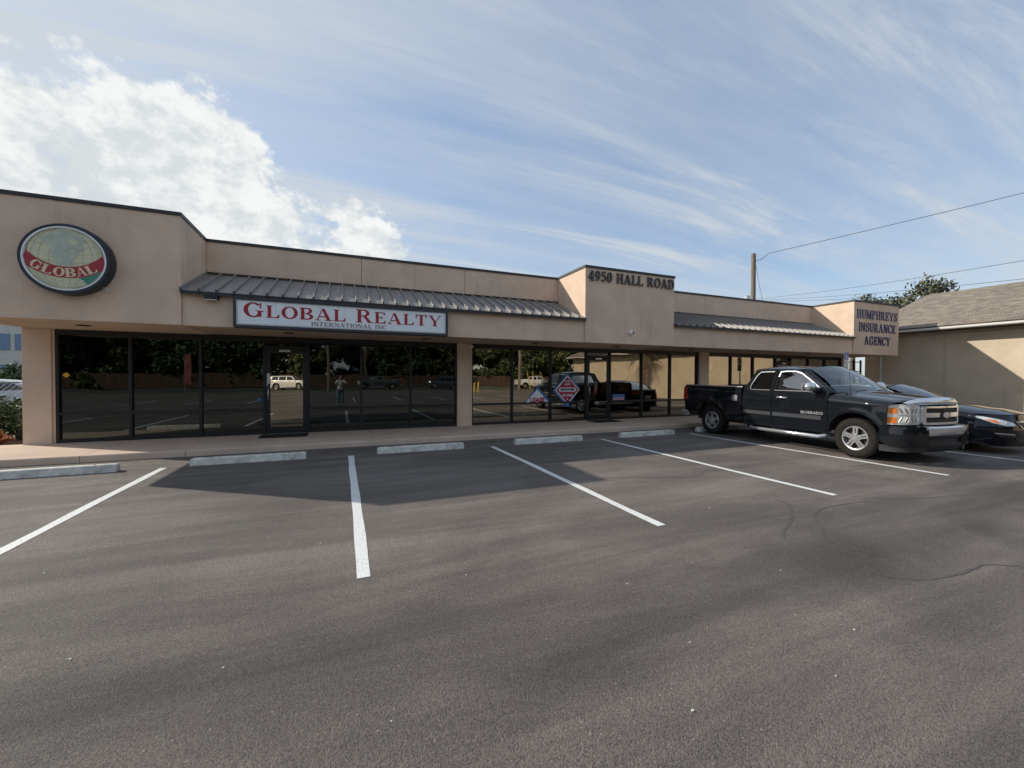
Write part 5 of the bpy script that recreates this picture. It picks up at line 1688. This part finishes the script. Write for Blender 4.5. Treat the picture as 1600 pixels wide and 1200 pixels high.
# ================================================================== ACCESSIBLE PARKING SIGN
ap = empty('parking_sign', (17.95, 9.62, 0), 0, 'blue and white wheelchair parking sign on a post behind the pickup', 'sign')
oap = Vector((17.95, 9.62, 0))
M['sign_blue'] = mat('sign_blue', (.015, .06, .30), .4)
sub(MB().box(17.925, 17.975, 9.60, 9.64, 0, 2.58), 'post', M['aluminium'], ap, oap)
def plate(x0, x1, z0, z1, m, y, name):
    return sub(MB().prism(fillet([(x0, z0), (x1, z0), (x1, z1), (x0, z1)], .02, 3), y, y + .004, 'y'), name, m, ap, oap)
plate(17.80, 18.10, 2.30, 2.62, M['white'], 9.592, 'plate'); plate(17.815, 18.085, 2.318, 2.604, M['sign_blue'], 9.587, 'blue_panel')
plate(17.805, 18.095, 1.95, 2.285, M['white'], 9.592, 'lower_plate')
wc = ringpart(17.955, 2.335, .088, .088, .058, .058, 100, 395, 22) + [ell(17.925, 2.585, .034, .034, 0, 330, 11)] + strokep([(17.925, 2.55), (17.935, 2.41), (18.01, 2.405), (18.045, 2.31), (18.075, 2.32)], [.042] * 5) + strokep([(17.93, 2.48), (18.0, 2.48)], [.032] * 2)
wc = [[((q[0] - 17.96) * .72 + 17.95, (q[1] - 2.43) * .72 + 2.461) for q in pl] for pl in wc]
ms = poly_solid(wc, .003); ms.v = [(v[0], v[1] + 9.586, v[2]) for v in ms.v]
o = ms.build('wheelchair_symbol', M['white'], ap, fix=False); o.location = -oap
for z, s_ in ((2.21, 'PARKING BY'), (2.12, 'DISABLED'), (2.03, 'PERMIT ONLY')):
    o = add('lettering', text_mesh(s_, .052, M['sign_frame'], .001, .001), ap); o.location = Vector((17.95, 9.5905, z)) - oap
ap.location.x += .12

# ================================================================== UTILITY POLE AND WIRES
M['pole_wood'] = mat('pole_wood', (.20, .16, .125), .9, var=.4, vscale=3, bump=.6, bscale=8, stretch=(6, 6, .6))
M['wire'] = mat('wire', (.035, .035, .038), .6)
def utility_pole(x, y, h, r, lb, arm=False):
    e_ = empty('utility_pole', (x, y, 0), 0, lb, 'utility pole')
    MB().tube([(0, 0, -.1), (.02, 0, h * .5), (0, 0, h)], [r * 1.25, r * 1.1, r], 14).build('shaft', M['pole_wood'], e_, smooth=60)
    hw = MB().lathe([(.03, -.06), (.045, -.03), (.03, 0), (.045, .03), (.03, .06)], 10, 'z', (r + .06, 0, h - .45)); hw.box(r - .03, r + .08, -.02, .02, h - .50, h - .47)
    hw.build('insulator', M['satin'], e_)
    if arm: MB().box(-1.1, 1.1, -.06, .06, h - .7, h - .58).build('cross_arm', M['pole_wood'], e_)
    return e_
utility_pole(26.72, 20.0, 10.35, .15, 'bare brown utility pole rising behind the shop roof')
def wire(name, pts, r, sag, lb, grp=None):
    out = []
    for a, b in zip(pts[:-1], pts[1:]):
        a = Vector(a); b = Vector(b)
        for k in range(24):
            t_ = k / 24; p = a.lerp(b, t_); p.z -= sag * 4 * t_ * (1 - t_); out.append(p)
    out.append(Vector(pts[-1]))
    o = MB().tube(out, r, 5).build(name, M['wire'], None, smooth=80, fix=False)
    tag(o, lb, 'wire', grp)
wire('service_wire', [(26.9, 19.95, 9.9), (27.4, 19.4, 10.3), (41.5, 2.2, 13.6)], .017, .12, 'single wire running from the pole top up to the right edge')
wire('drop_wire', [(26.88, 19.95, 9.7), (31.5, 22.5, 7.0)], .012, .25, 'short slack wire falling from the pole to the right')
wire('power_line', [(103, 77.0, 23.2), (72.0, 20.6, 15.2)], .03, .5, 'topmost of three power lines above the neighbouring roof')
wire('power_line', [(103, 77.6, 23.0), (76.4, 21.8, 13.8)], .03, .5, 'middle of three power lines above the neighbouring roof')
wire('power_line', [(103, 78.2, 22.8), (79.6, 22.7, 13.2)], .03, .5, 'lowest of three power lines above the neighbouring roof')
wire('telephone_cable', [(27.5, 20.6, 7.45), (60, 45, 11.4), (110, 75, 20.0)], .028, .0, 'thick dark cable just above the far parapet')

# ================================================================== TREES AND PLANTS
M['leaf_oak'] = mat('oak_leaf', (.06, .066, .036), .6, var=.45, vscale=.9, var2=(.10, .10, .055))
M['leaf_dark'] = mat('dark_leaf', (.032, .055, .020), .6, var=.5, vscale=.5, var2=(.06, .09, .03))
M['leaf_pine'] = mat('pine_leaf', (.045, .065, .022), .6, var=.5, vscale=.5, var2=(.085, .10, .035))
M['bark'] = mat('bark', (.11, .088, .07), .95, var=.35, vscale=4, bump=.7, bscale=12, stretch=(4, 4, .7))
M['mulch'] = mat('mulch', (.10, .055, .035), .95, var=.5, vscale=8, bump=.8, bscale=30, bdist=.03)


def leaves(blobs, n, size, seed, hollow=.45):
    """leaf quads spread through ellipsoid clumps: (cx, cy, cz, rx, ry, rz)"""
    g = np.random.default_rng(seed)
    vol = np.array([b[3] * b[4] * b[5] for b in blobs]) ** .8; cnt = (n * vol / vol.sum()).astype(int) + 4
    V = []
    for b, c in zip(blobs, cnt):
        d = g.normal(size=(c, 3)); d /= np.linalg.norm(d, axis=1)[:, None]
        r = (hollow + (1 - hollow) * g.random((c, 1))) * (1 + .18 * g.normal(size=(c, 1)))
        P = np.array(b[:3]) + d * r * np.array(b[3:])
        nrm = d + g.normal(size=(c, 3)) * .9; nrm /= np.linalg.norm(nrm, axis=1)[:, None]
        t1 = np.cross(nrm, g.normal(size=(c, 3))); t1 /= np.linalg.norm(t1, axis=1)[:, None]
        t2 = np.cross(nrm, t1)
        s = size * (.6 + .8 * g.random((c, 1)))
        q = np.stack([P - t1 * s, P + t2 * s * .55, P + t1 * s, P - t2 * s * .55], 1)
        V.append(q.reshape(-1, 3))
    V = np.concatenate(V); m = len(V) // 4
    return V, np.arange(m * 4).reshape(m, 4)


def leaf_mesh(name, blobs, n, size, seed, m, hollow=.45):
    V, F = leaves(blobs, n, size, seed, hollow)
    me = bpy.data.meshes.new(name)
    me.from_pydata(V.tolist(), [], F.tolist()); me.materials.append(m)
    return me


def tree_meshes(seed, h, cr, trunk_r, n, size, lm, fork=.35, squash=.6, low=0):
    r_ = random.Random(seed)
    mb = MB(); blobs = []
    for q in range(low):
        a = q * 2.4; d = cr * r_.uniform(.2, .9); s_ = cr * r_.uniform(.22, .34)
        blobs.append((math.cos(a) * d, math.sin(a) * d, h * r_.uniform(.06, .36), s_, s_, s_ * .8))
    top = Vector((r_.uniform(-.3, .3), r_.uniform(-.3, .3), h * .72))
    fk = Vector((top.x * .3, top.y * .3, h * fork))
    mb.tube([(0, 0, -.1), (top.x * .1, 0, h * fork * .5), fk, top], [trunk_r * 1.3, trunk_r, trunk_r * .85, trunk_r * .25], 9)
    for k in range(9):
        a = k * 2.4 + r_.uniform(-.4, .4); t_ = r_.uniform(.0, .8)
        st_ = fk.lerp(top, t_); ln_ = cr * r_.uniform(.55, 1.0) * (1 - .35 * t_)
        en = st_ + Vector((math.cos(a) * ln_, math.sin(a) * ln_, h * r_.uniform(.10, .30) * (1 - .3 * t_)))
        md = st_.lerp(en, .5) + Vector((0, 0, -.04 * h + r_.uniform(0, .3)))
        mb.tube([st_, md, en], [trunk_r * .45, trunk_r * .28, trunk_r * .08], 6)
        for q in range(4):
            c = st_.lerp(en, r_.uniform(.55, 1.1)) + Vector((r_.uniform(-.2, .2) * cr, r_.uniform(-.2, .2) * cr, r_.uniform(-.05, .12) * h))
            s_ = cr * r_.uniform(.20, .38)
            blobs.append((c.x, c.y, c.z, s_, s_, s_ * squash))
    for q in range(5):
        s_ = cr * r_.uniform(.25, .4); blobs.append((top.x + r_.uniform(-.4, .4) * cr, top.y + r_.uniform(-.4, .4) * cr, top.z + r_.uniform(0, .22) * h, s_, s_, s_ * squash))
    return mb.mesh('trunk', M['bark'], 60, fix=False), leaf_mesh('crown', blobs, n, size, seed, lm)


def tree(name, ms, loc, rz, sc, label, group=None):
    e_ = empty(name, loc, rz, label, 'tree', group); e_.scale = (sc, sc, sc)
    add('trunk', ms[0], e_); add('crown', ms[1], e_)
    return e_


oakA = tree_meshes(11, 10.5, 3.6, .28, 4200, .15, M['leaf_oak'], .45, .55)
tree('oak_tree', oakA, (50.9, 22.4, 0), .4, 1.1, 'spreading oak tree rising behind the neighbouring shingle roof')
tree('oak_tree', oakA, (64.5, 33.5, 0), 2.2, 1.16, 'oak tree top just showing left of the larger oak, above the agency tower')
# screen of trees across the street, seen in the window glass
big1 = tree_meshes(21, 11, 5.2, .34, 11000, .30, M['leaf_dark'], .22, .75, low=14)
big2 = tree_meshes(22, 12.5, 4.6, .30, 10000, .30, M['leaf_pine'], .20, .8, low=14)
big3 = tree_meshes(23, 9.5, 5.0, .30, 10000, .28, M['leaf_dark'], .18, .8, low=14)
r_ = random.Random(8)
k = 0
for row, y0, x0, x1, stp in ((0, -49, -58, 62, 7.5), (1, -57, -55, 66, 8.0)):
    x = x0
    while x < x1:
        if not (row == 0 and 1.5 < x < 6.5):
            tree('street_tree', (big1, big2, big3)[k % 3], (x + r_.uniform(-1, 1), y0 + r_.uniform(-1.5, 1.5), 0), r_.uniform(0, 6.28), r_.uniform(.9, 1.12), ('broad dark green tree in the screen across the street', 'tall yellow green tree in the screen across the street', 'low bushy dark tree in the screen across the street')[k % 3], 'trees across the street')
        k += 1; x += stp


def palm(x, y, h, lb, seed, sc=1.0):
    e_ = empty('palm_tree', (x, y, 0), seed, lb, 'palm tree')
    e_.scale = (sc,) * 3
    MB().tube([(0, 0, -.1), (.05, 0, h * .5), (0, .05, h)], [.22, .17, .16], 12).build('trunk', M['bark'], e_, smooth=60)
    r2 = random.Random(seed); mb = MB()
    for k in range(70):      # old leaf bases
        a = k * 2.39996; z = h * .45 + h * .55 * k / 70
        p0 = Vector((math.cos(a) * .14, math.sin(a) * .14, z)); p1 = p0 + Vector((math.cos(a) * .20, math.sin(a) * .20, .30))
        s_ = Vector((-math.sin(a), math.cos(a), 0)) * .07
        mb.grid([[p0 - s_, p1 - s_ * .4], [p0 + Vector((math.cos(a), math.sin(a), 0)) * .05, p1 + Vector((math.cos(a), math.sin(a), 0)) * .04], [p0 + s_, p1 + s_ * .4]])
    mb.build('leaf_bases', mat('palm_boots', (.34, .22, .13), .9, var=.3), e_, fix=False)
    fr = MB()
    for k in range(26):
        a = k * 2.39996; up = 1.0 - k / 26 * 1.7; ln = r2.uniform(1.3, 1.7)
        prev = None; rach = []
        for j in range(9):
            t_ = j / 8; d = ln * t_
            rach.append(Vector((math.cos(a) * d * math.cos(up * .9), math.sin(a) * d * math.cos(up * .9), h + .1 + d * math.sin(up * .9) - .75 * t_ ** 2.2)))
        sd_ = Vector((-math.sin(a), math.cos(a), 0))
        for j in range(2, 9):
            for s in (-1, 1):
                for q in range(3):
                    p = rach[j - 1].lerp(rach[j], q / 3); dr = (rach[j] - rach[j - 1]).normalized()
                    tip = p + (sd_ * s * .75 + dr * .7 + Vector((0, 0, -.35))).normalized() * (.62 - .25 * abs(j - 5) / 4)
                    w_ = dr * .022
                    fr.face([p - w_, p + w_, tip])
    fr.build('fronds', M['leaf_oak'], e_, fix=False)
palm(22.3, -2.3, 3.7, 'cabbage palm in front of the cream wall, mirrored in the shop glass', 3)
palm(3.6, -47, 7.6, 'tall palm across the street, mirrored in the glass left of the column', 5, 1.25)

# brown board fence across the street
M['fence_wood'] = mat('fence_wood', (.085, .05, .034), .9, var=.4, vscale=1.5, stretch=(3, 3, .4))
fc = empty('board_fence', (5, -45.5, 0), 0, 'reddish brown board fence across the street', 'fence')
fb_ = MB().box(-1.2, 1.2, 0, .03, .05, 1.95).mesh('fence_panel', M['fence_wood'])
for k in range(-16, 20):
    o = add('fence_panel', fb_, fc); o.location = (k * 2.42, 0, 0)

# left end: planting bed, hedge, chain link fence, far building
o = MB().face([(-60, 12.4, .006), (-6.9, 12.4, .006), (-6.9, 14.6, .006), (-60, 14.6, .006)]).build('planting_bed', M['mulch']); tag(o, 'mulch bed beside the building corner', None, kind='structure')
o = MB().face([(-60, 9.6, .010), (-6.9, 9.6, .010), (-6.9, 12.4, .010), (-60, 12.4, .010)]).build('lawn', M['earth']); tag(o, 'grass strip beside the sidewalk end', None, kind='structure')
blobs = [(x, 14.0 + .1 * math.sin(x * 3), .50, .42, .42, .50) for x in np.arange(-12.5, -6.9, .36)]
hd = empty('clipped_hedge', (-9.5, 14, 0), 0, 'low dark green hedge beside the left corner column', 'hedge')
o = add('foliage', leaf_mesh('foliage', [(b[0] + 9.5, b[1] - 14, b[2], b[3], b[4], b[5]) for b in blobs], 14000, .045, 31, M['leaf_dark'], .7), hd)
mbh = MB()
for x in np.arange(-3.0, 2.6, .36): mbh.tube([(x, 0, 0), (x + .03, .02, .5)], [.03, .015], 6)
mbh.build('stems', M['bark'], hd)
for k, (x, y) in enumerate(((-7.25, 12.95), (-7.7, 13.0), (-8.2, 12.9))):
    e_ = empty('border_plant', (x, y, 0), 0, ('yellow and orange border plant nearest the column foot', 'yellow and orange border plant next to the first', 'yellow and orange border plant farthest from the column')[k], 'plant', 'border plants by the corner')
    add('foliage', leaf_mesh('foliage', [(0, 0, .16, .24, .22, .16)], 260, .06, 40 + k, mat('croton_leaf_%d' % k, (.20, .13, .03), .5, var=.5, vscale=6, var2=(.34, .10, .04)), .3), e_)
cf = empty('chain_link_fence', (-10.5, 16, 0), 0, 'galvanised chain link fence behind the low hedge', 'fence')
M['galv'] = mat('galvanised', (.42, .43, .44), .45, .7)
for x in (-4.0, -1.2, 1.6, 3.9): MB().tube([(x, 0, 0), (x, 0, 1.42)], .03, 8).build('post', M['galv'], cf, smooth=60)
MB().tube([(-4.0, 0, 1.40), (3.9, 0, 1.40)], .022, 8).build('top_rail', M['galv'], cf, smooth=60)
ml = MB()
for k in range(-12, 62):
    for s in (-1, 1):
        x0_ = -4 + k * .13; x1_ = x0_ + s * 1.36
        a, b = (x0_, .02), (x1_, 1.38)
        if min(a[0], b[0]) < -4 or max(a[0], b[0]) > 3.9: continue
        ml.tube([(a[0], .01 * s, a[1]), (b[0], .01 * s, b[1])], .003, 3, cap=False)
o = ml.build('wire_mesh', M['galv'], cf, fix=False); o['kind'] = 'stuff'
oc = make_car('silver sedan behind the chain link fence', SEDAN, 'silver_paint'); place_car(oc, -12.4, 21.5, 190, 2.4)
fbd = empty('office_building', (-42, 70, 0), 0, 'pale office building with blue windows glimpsed left of the corner column', 'building')
M['pale_wall'] = mat('pale_wall', (.58, .56, .52), .85, var=.1); M['blue_glass'] = mat('blue_window', (.05, .12, .24), .1, .2, coat=1)
sub(MB().box(-60, -24, 66, 84, 0, 8.5), 'wall', M['pale_wall'], fbd, Vector((-42, 70, 0)))
for x in np.arange(-58, -26, 1.9):
    for z in (1.0, 4.6):
        w_ = sub(MB().box(x, x + 1.5, 65.93, 65.99, z, z + 1.9), 'window', M['blue_glass'], fbd, Vector((-42, 70, 0)))
tree('garden_tree', big3, (-23.5, 45.0, -1.5), .7, .42, 'small green tree in front of the pale office building')
wn = empty('white_shed', (38, 34, 0), 0, 'pale low building seen through the gap beside the agency tower', 'building')
ow = Vector((38, 34, 0)); sub(MB().box(30, 62, 32, 40, 0, 2.1), 'wall', M['pale_wall'], wn, ow)
sub(MB().prism([(29.6, 2.1), (62.4, 2.1), (62.4, 2.25), (29.6, 2.25)], 31.6, 40.4, 'y'), 'roof', M['white_trim'], wn, ow)

# ================================================================== ACROSS THE LOT (mirrored in the glass)
wp = dup(truck); tag(wp, 'white pickup truck parked across the street, mirrored in the window', 'pickup truck'); recolour(wp, 'truck_paint', 'white_car_paint'); place_car(wp, 27.5, -33.5, 4, 2.9)
gp = dup(truck); tag(gp, 'grey pickup truck across the lot, mirrored behind the photographer', 'pickup truck'); recolour(gp, 'truck_paint', 'grey_paint'); place_car(gp, 4.6, -34.0, 180, 2.9)
s1 = make_car('silver SUV in the street, mirrored in the left glass door', SUV, 'silver_paint', cat='suv', name='suv'); place_car(s1, -5.9, -33.2, 20, 2.4); recolour(s1, 'silver_paint', 'white_car_paint')
s2 = dup(s1); tag(s2, 'dark SUV in the street, mirrored at the right end of the left windows', 'suv'); recolour(s2, 'silver_paint', 'grey_paint'); place_car(s2, 13.5, -35, 180, 2.4)
for ch in s2.children_recursive:
    if ch.type == 'MESH' and ch.material_slots and ch.material_slots[0].material == M['white_car_paint']: ch.material_slots[0].material = M['grey_paint']
utility_pole(-1.6, -30.0, 11, .15, 'utility pole across the lot, mirrored left of the photographer', True)
utility_pole(22.5, -27.5, 11, .15, 'utility pole across the lot, mirrored in the lease window', True)
M['yellow'] = mat('yellow_paint', (.55, .38, .04), .5)
for k, (x, y) in enumerate(((12.9, -17.6), (13.5, -17.9))):
    o = MB().lathe([(.001, 1.08), (.06, 1.06), (.085, 1.0), (.085, 0)], 14, 'z').build('bollard', M['yellow'], None, (x, y, 0), smooth=50)
    tag(o, ('yellow bollard mirrored at the left edge of the lease window, left one', 'yellow bollard mirrored at the left edge of the lease window, right one')[k], 'bollard', 'yellow bollards across the lot')
for k, (dx_, lb) in enumerate(((1.2, 'yellow guy wire guard nearest the mirrored pole'), (2.0, 'yellow guy wire guard second from the mirrored pole'), (3.4, 'yellow guy wire guard farthest from the mirrored pole'))):
    e_ = empty('guy_wire', (22.5, -27.5, 0), 0, lb, 'guy wire', 'guy wires of the mirrored pole')
    MB().tube([(dx_ * 1.2, .2, 0), (.1, 0, 9.5)], .015, 5).build('cable', M['wire'], e_)
    MB().tube([(dx_ * 1.2, .2, .05), (dx_ * 1.2 * (1 - 2.5 / 9.5) + .1 * 2.5 / 9.5, .15, 2.5)], .05, 8).build('guard', M['yellow'], e_, smooth=60)
rs = empty('roadside_sign', (11.9, -17.0, 0), 0, 'white and red roadside sign on a grey post, mirrored beside the column', 'sign')
MB().tube([(0, 0, 0), (0, 0, 3.6)], .05, 8).build('post', M['galv'], rs, smooth=60)
MB().box(-.45, .45, .05, .09, 3.0, 3.6).build('panel', M['white'], rs); MB().box(-.4, .4, .091, .095, 3.32, 3.5).build('stripe', M['dk_red_print'], rs)
ff = empty('feather_flag', (-15.2, -28, 0), 0, 'red feather flag across the lot, mirrored in the third window', 'flag')
MB().tube([(0, 0, 0), (0, 0, 3.6), (.3, 0, 4.1), (.7, 0, 4.15)], .03, 6).build('pole', M['galv'], ff)
fl_ = MB(); fl_.grid([[(.03, .02 * math.sin(z * 3), z), (.72 - .12 * max(0, z - 3), .05 * math.sin(z * 4 + 1), z - .05)] for z in np.linspace(.8, 4.05, 16)]); fl_.build('cloth', mat('flag_cloth', (.30, .09, .08), .8), ff, fix=False)

# ================================================================== THE PHOTOGRAPHER (mirrored in the glass)
M['skin'] = mat('skin', (.55, .33, .24), .55); M['shirt'] = mat('white_shirt', (.85, .85, .83), .85, bump=.3, bscale=20); M['jeans'] = mat('blue_jeans', (.14, .20, .27), .9, var=.2, vscale=12)
M['hair'] = mat('dark_hair', (.035, .022, .015), .6); M['shoe'] = mat('shoe', (.05, .05, .055), .6)
pe = empty('person', (-.125, -.30, 0), -R(22.62), 'photographer in white shirt and blue jeans holding up a phone, mirrored in glass', 'person')


def skinned(name, verts, edges, root, m, parent, sub_=2):
    me = bpy.data.meshes.new(name)
    me.from_pydata([v[:3] for v in verts], edges, [])
    o = add(name, me, parent)
    md = o.modifiers.new('skin', 'SKIN'); md.use_smooth_shade = True
    sv = me.skin_vertices[0].data
    for i, v in enumerate(verts):
        r1 = v[3]; r2 = v[4] if len(v) > 4 else v[3]
        sv[i].radius = (r1, r2); sv[i].use_root = (i == root)
    sd_ = o.modifiers.new('subsurf', 'SUBSURF'); sd_.levels = sub_; sd_.render_levels = sub_
    me.materials.append(m)
    return o


V = [(0, 0, .93, .13, .10), (0, 0, 1.06, .115, .085), (0, -.01, 1.24, .13, .095), (0, -.01, 1.38, .09, .07), (0, .0, 1.45, .05, .05), (0, .015, 1.50, .06, .07), (0, .02, 1.57, .074, .092), (0, .02, 1.64, .062, .08), (0, .015, 1.675, .03, .035)]
Ed = [(i, i + 1) for i in range(8)]
def chain(base, pts):
    p = base
    for q in pts:
        V.append(q); Ed.append((p, len(V) - 1)); p = len(V) - 1
    return p
for s in (-1, 1):
    w_ = chain(3, [(s * .155, -.01, 1.37, .058), (s * .25, .07, 1.27, .047), (s * .315, .16, 1.22, .038), (s * .22, .22, 1.37, .034), (s * .125, .245, 1.50, .024), (s * .10, .25, 1.545, .026, .018)])
    for q, (dx_, dz_, l_) in enumerate(((-.005, .03, .05), (-.02, .026, .058), (-.03, .014, .056), (-.035, .0, .046))):
        chain(w_, [(s * (.10 + dx_ * .8), .262, 1.553 + dz_ * .8, .0095), (s * (.10 + dx_ * 1.6 - .012), .268, 1.555 + dz_ * 1.1, .0085), (s * (.10 + dx_ * 2 - .022), .262, 1.553 + dz_ * 1.2, .007)])
    chain(w_, [(s * .085, .232, 1.535, .011), (s * .065, .228, 1.545, .009), (s * .05, .232, 1.55, .007)])
    chain(0, [(s * .095, 0, .84, .085, .09), (s * .11, .015, .50, .058, .06), (s * .115, -.01, .28, .05, .052), (s * .12, -.02, .09, .036), (s * .13, .06, .045, .042, .03), (s * .14, .15, .035, .035, .022)])
skinned('body', V, Ed, 0, M['skin'], pe)
# clothing follows the body
sv_ = [(0, 0, .90, .15, .12), (0, 0, 1.06, .135, .105), (0, -.01, 1.24, .15, .115), (0, -.01, 1.385, .105, .085)]
se_ = [(0, 1), (1, 2), (2, 3)]
for s in (-1, 1):
    sv_ += [(s * .16, -.01, 1.37, .075), (s * .245, .065, 1.275, .066)]; n_ = len(sv_); se_ += [(3, n_ - 2), (n_ - 2, n_ - 1)]
skinned('shirt', sv_, se_, 0, M['shirt'], pe)
jv = [(0, 0, .97, .135, .11)]; je = []
for s in (-1, 1):
    jv += [(s * .095, 0, .84, .10, .105), (s * .11, .015, .50, .075, .075), (s * .115, -.01, .28, .066, .068), (s * .12, -.02, .10, .064, .066)]; n_ = len(jv); je += [(0, n_ - 4), (n_ - 4, n_ - 3), (n_ - 3, n_ - 2), (n_ - 2, n_ - 1)]
skinned('jeans', jv, je, 0, M['jeans'], pe)
skinned('hair', [(0, -.045, 1.50, .06, .05), (0, -.03, 1.58, .085, .075), (0, -.005, 1.655, .075, .08), (0, .0, 1.695, .04, .05)], [(0, 1), (1, 2), (2, 3)], 1, M['hair'], pe)
for s in (-1, 1):
    skinned('shoe', [(s * .12, -.06, .045, .045, .04), (s * .125, .04, .045, .047, .042), (s * .14, .16, .035, .042, .03)], [(0, 1), (1, 2)], 1, M['shoe'], pe)
fc_ = MB().lathe([(.001, .0), (.011, .003), (.011, .012)], 10, 'y'); 
for s in (-1, 1):
    ey = MB().lathe([(.001, .101), (.010, .099), (.013, .09)], 10, 'y', (s * .03, 0, 1.578)).build('eye', M['black_plastic'], pe, smooth=60)
MB().box(-.022, .022, .096, .104, 1.528, 1.534).build('mouth', mat('lip', (.42, .16, .14), .5), pe)
MB().prism([(-.014, 1.548), (.014, 1.548), (.006, 1.585), (-.006, 1.585)], .095, .118, 'y').build('nose', M['skin'], pe)
ph = empty('smartphone', (0, 0, CAM_H), -R(22.62), 'dark smartphone held up level in both hands, mirrored in glass', 'phone')
bevel(MB().box(-.078, .078, -.034, -.026, -.042, .032).build('case', M['black_plastic'], ph), .004, 2)
MB().box(-.072, .072, -.0352, -.0342, -.037, .027).build('screen', M['privacy_glass'], ph)
MB().lathe([(.011, -.0258), (.011, -.024), (.001, -.0238)], 14, 'y', (0, 0, 0)).build('lens', M['satin'], ph, smooth=40)
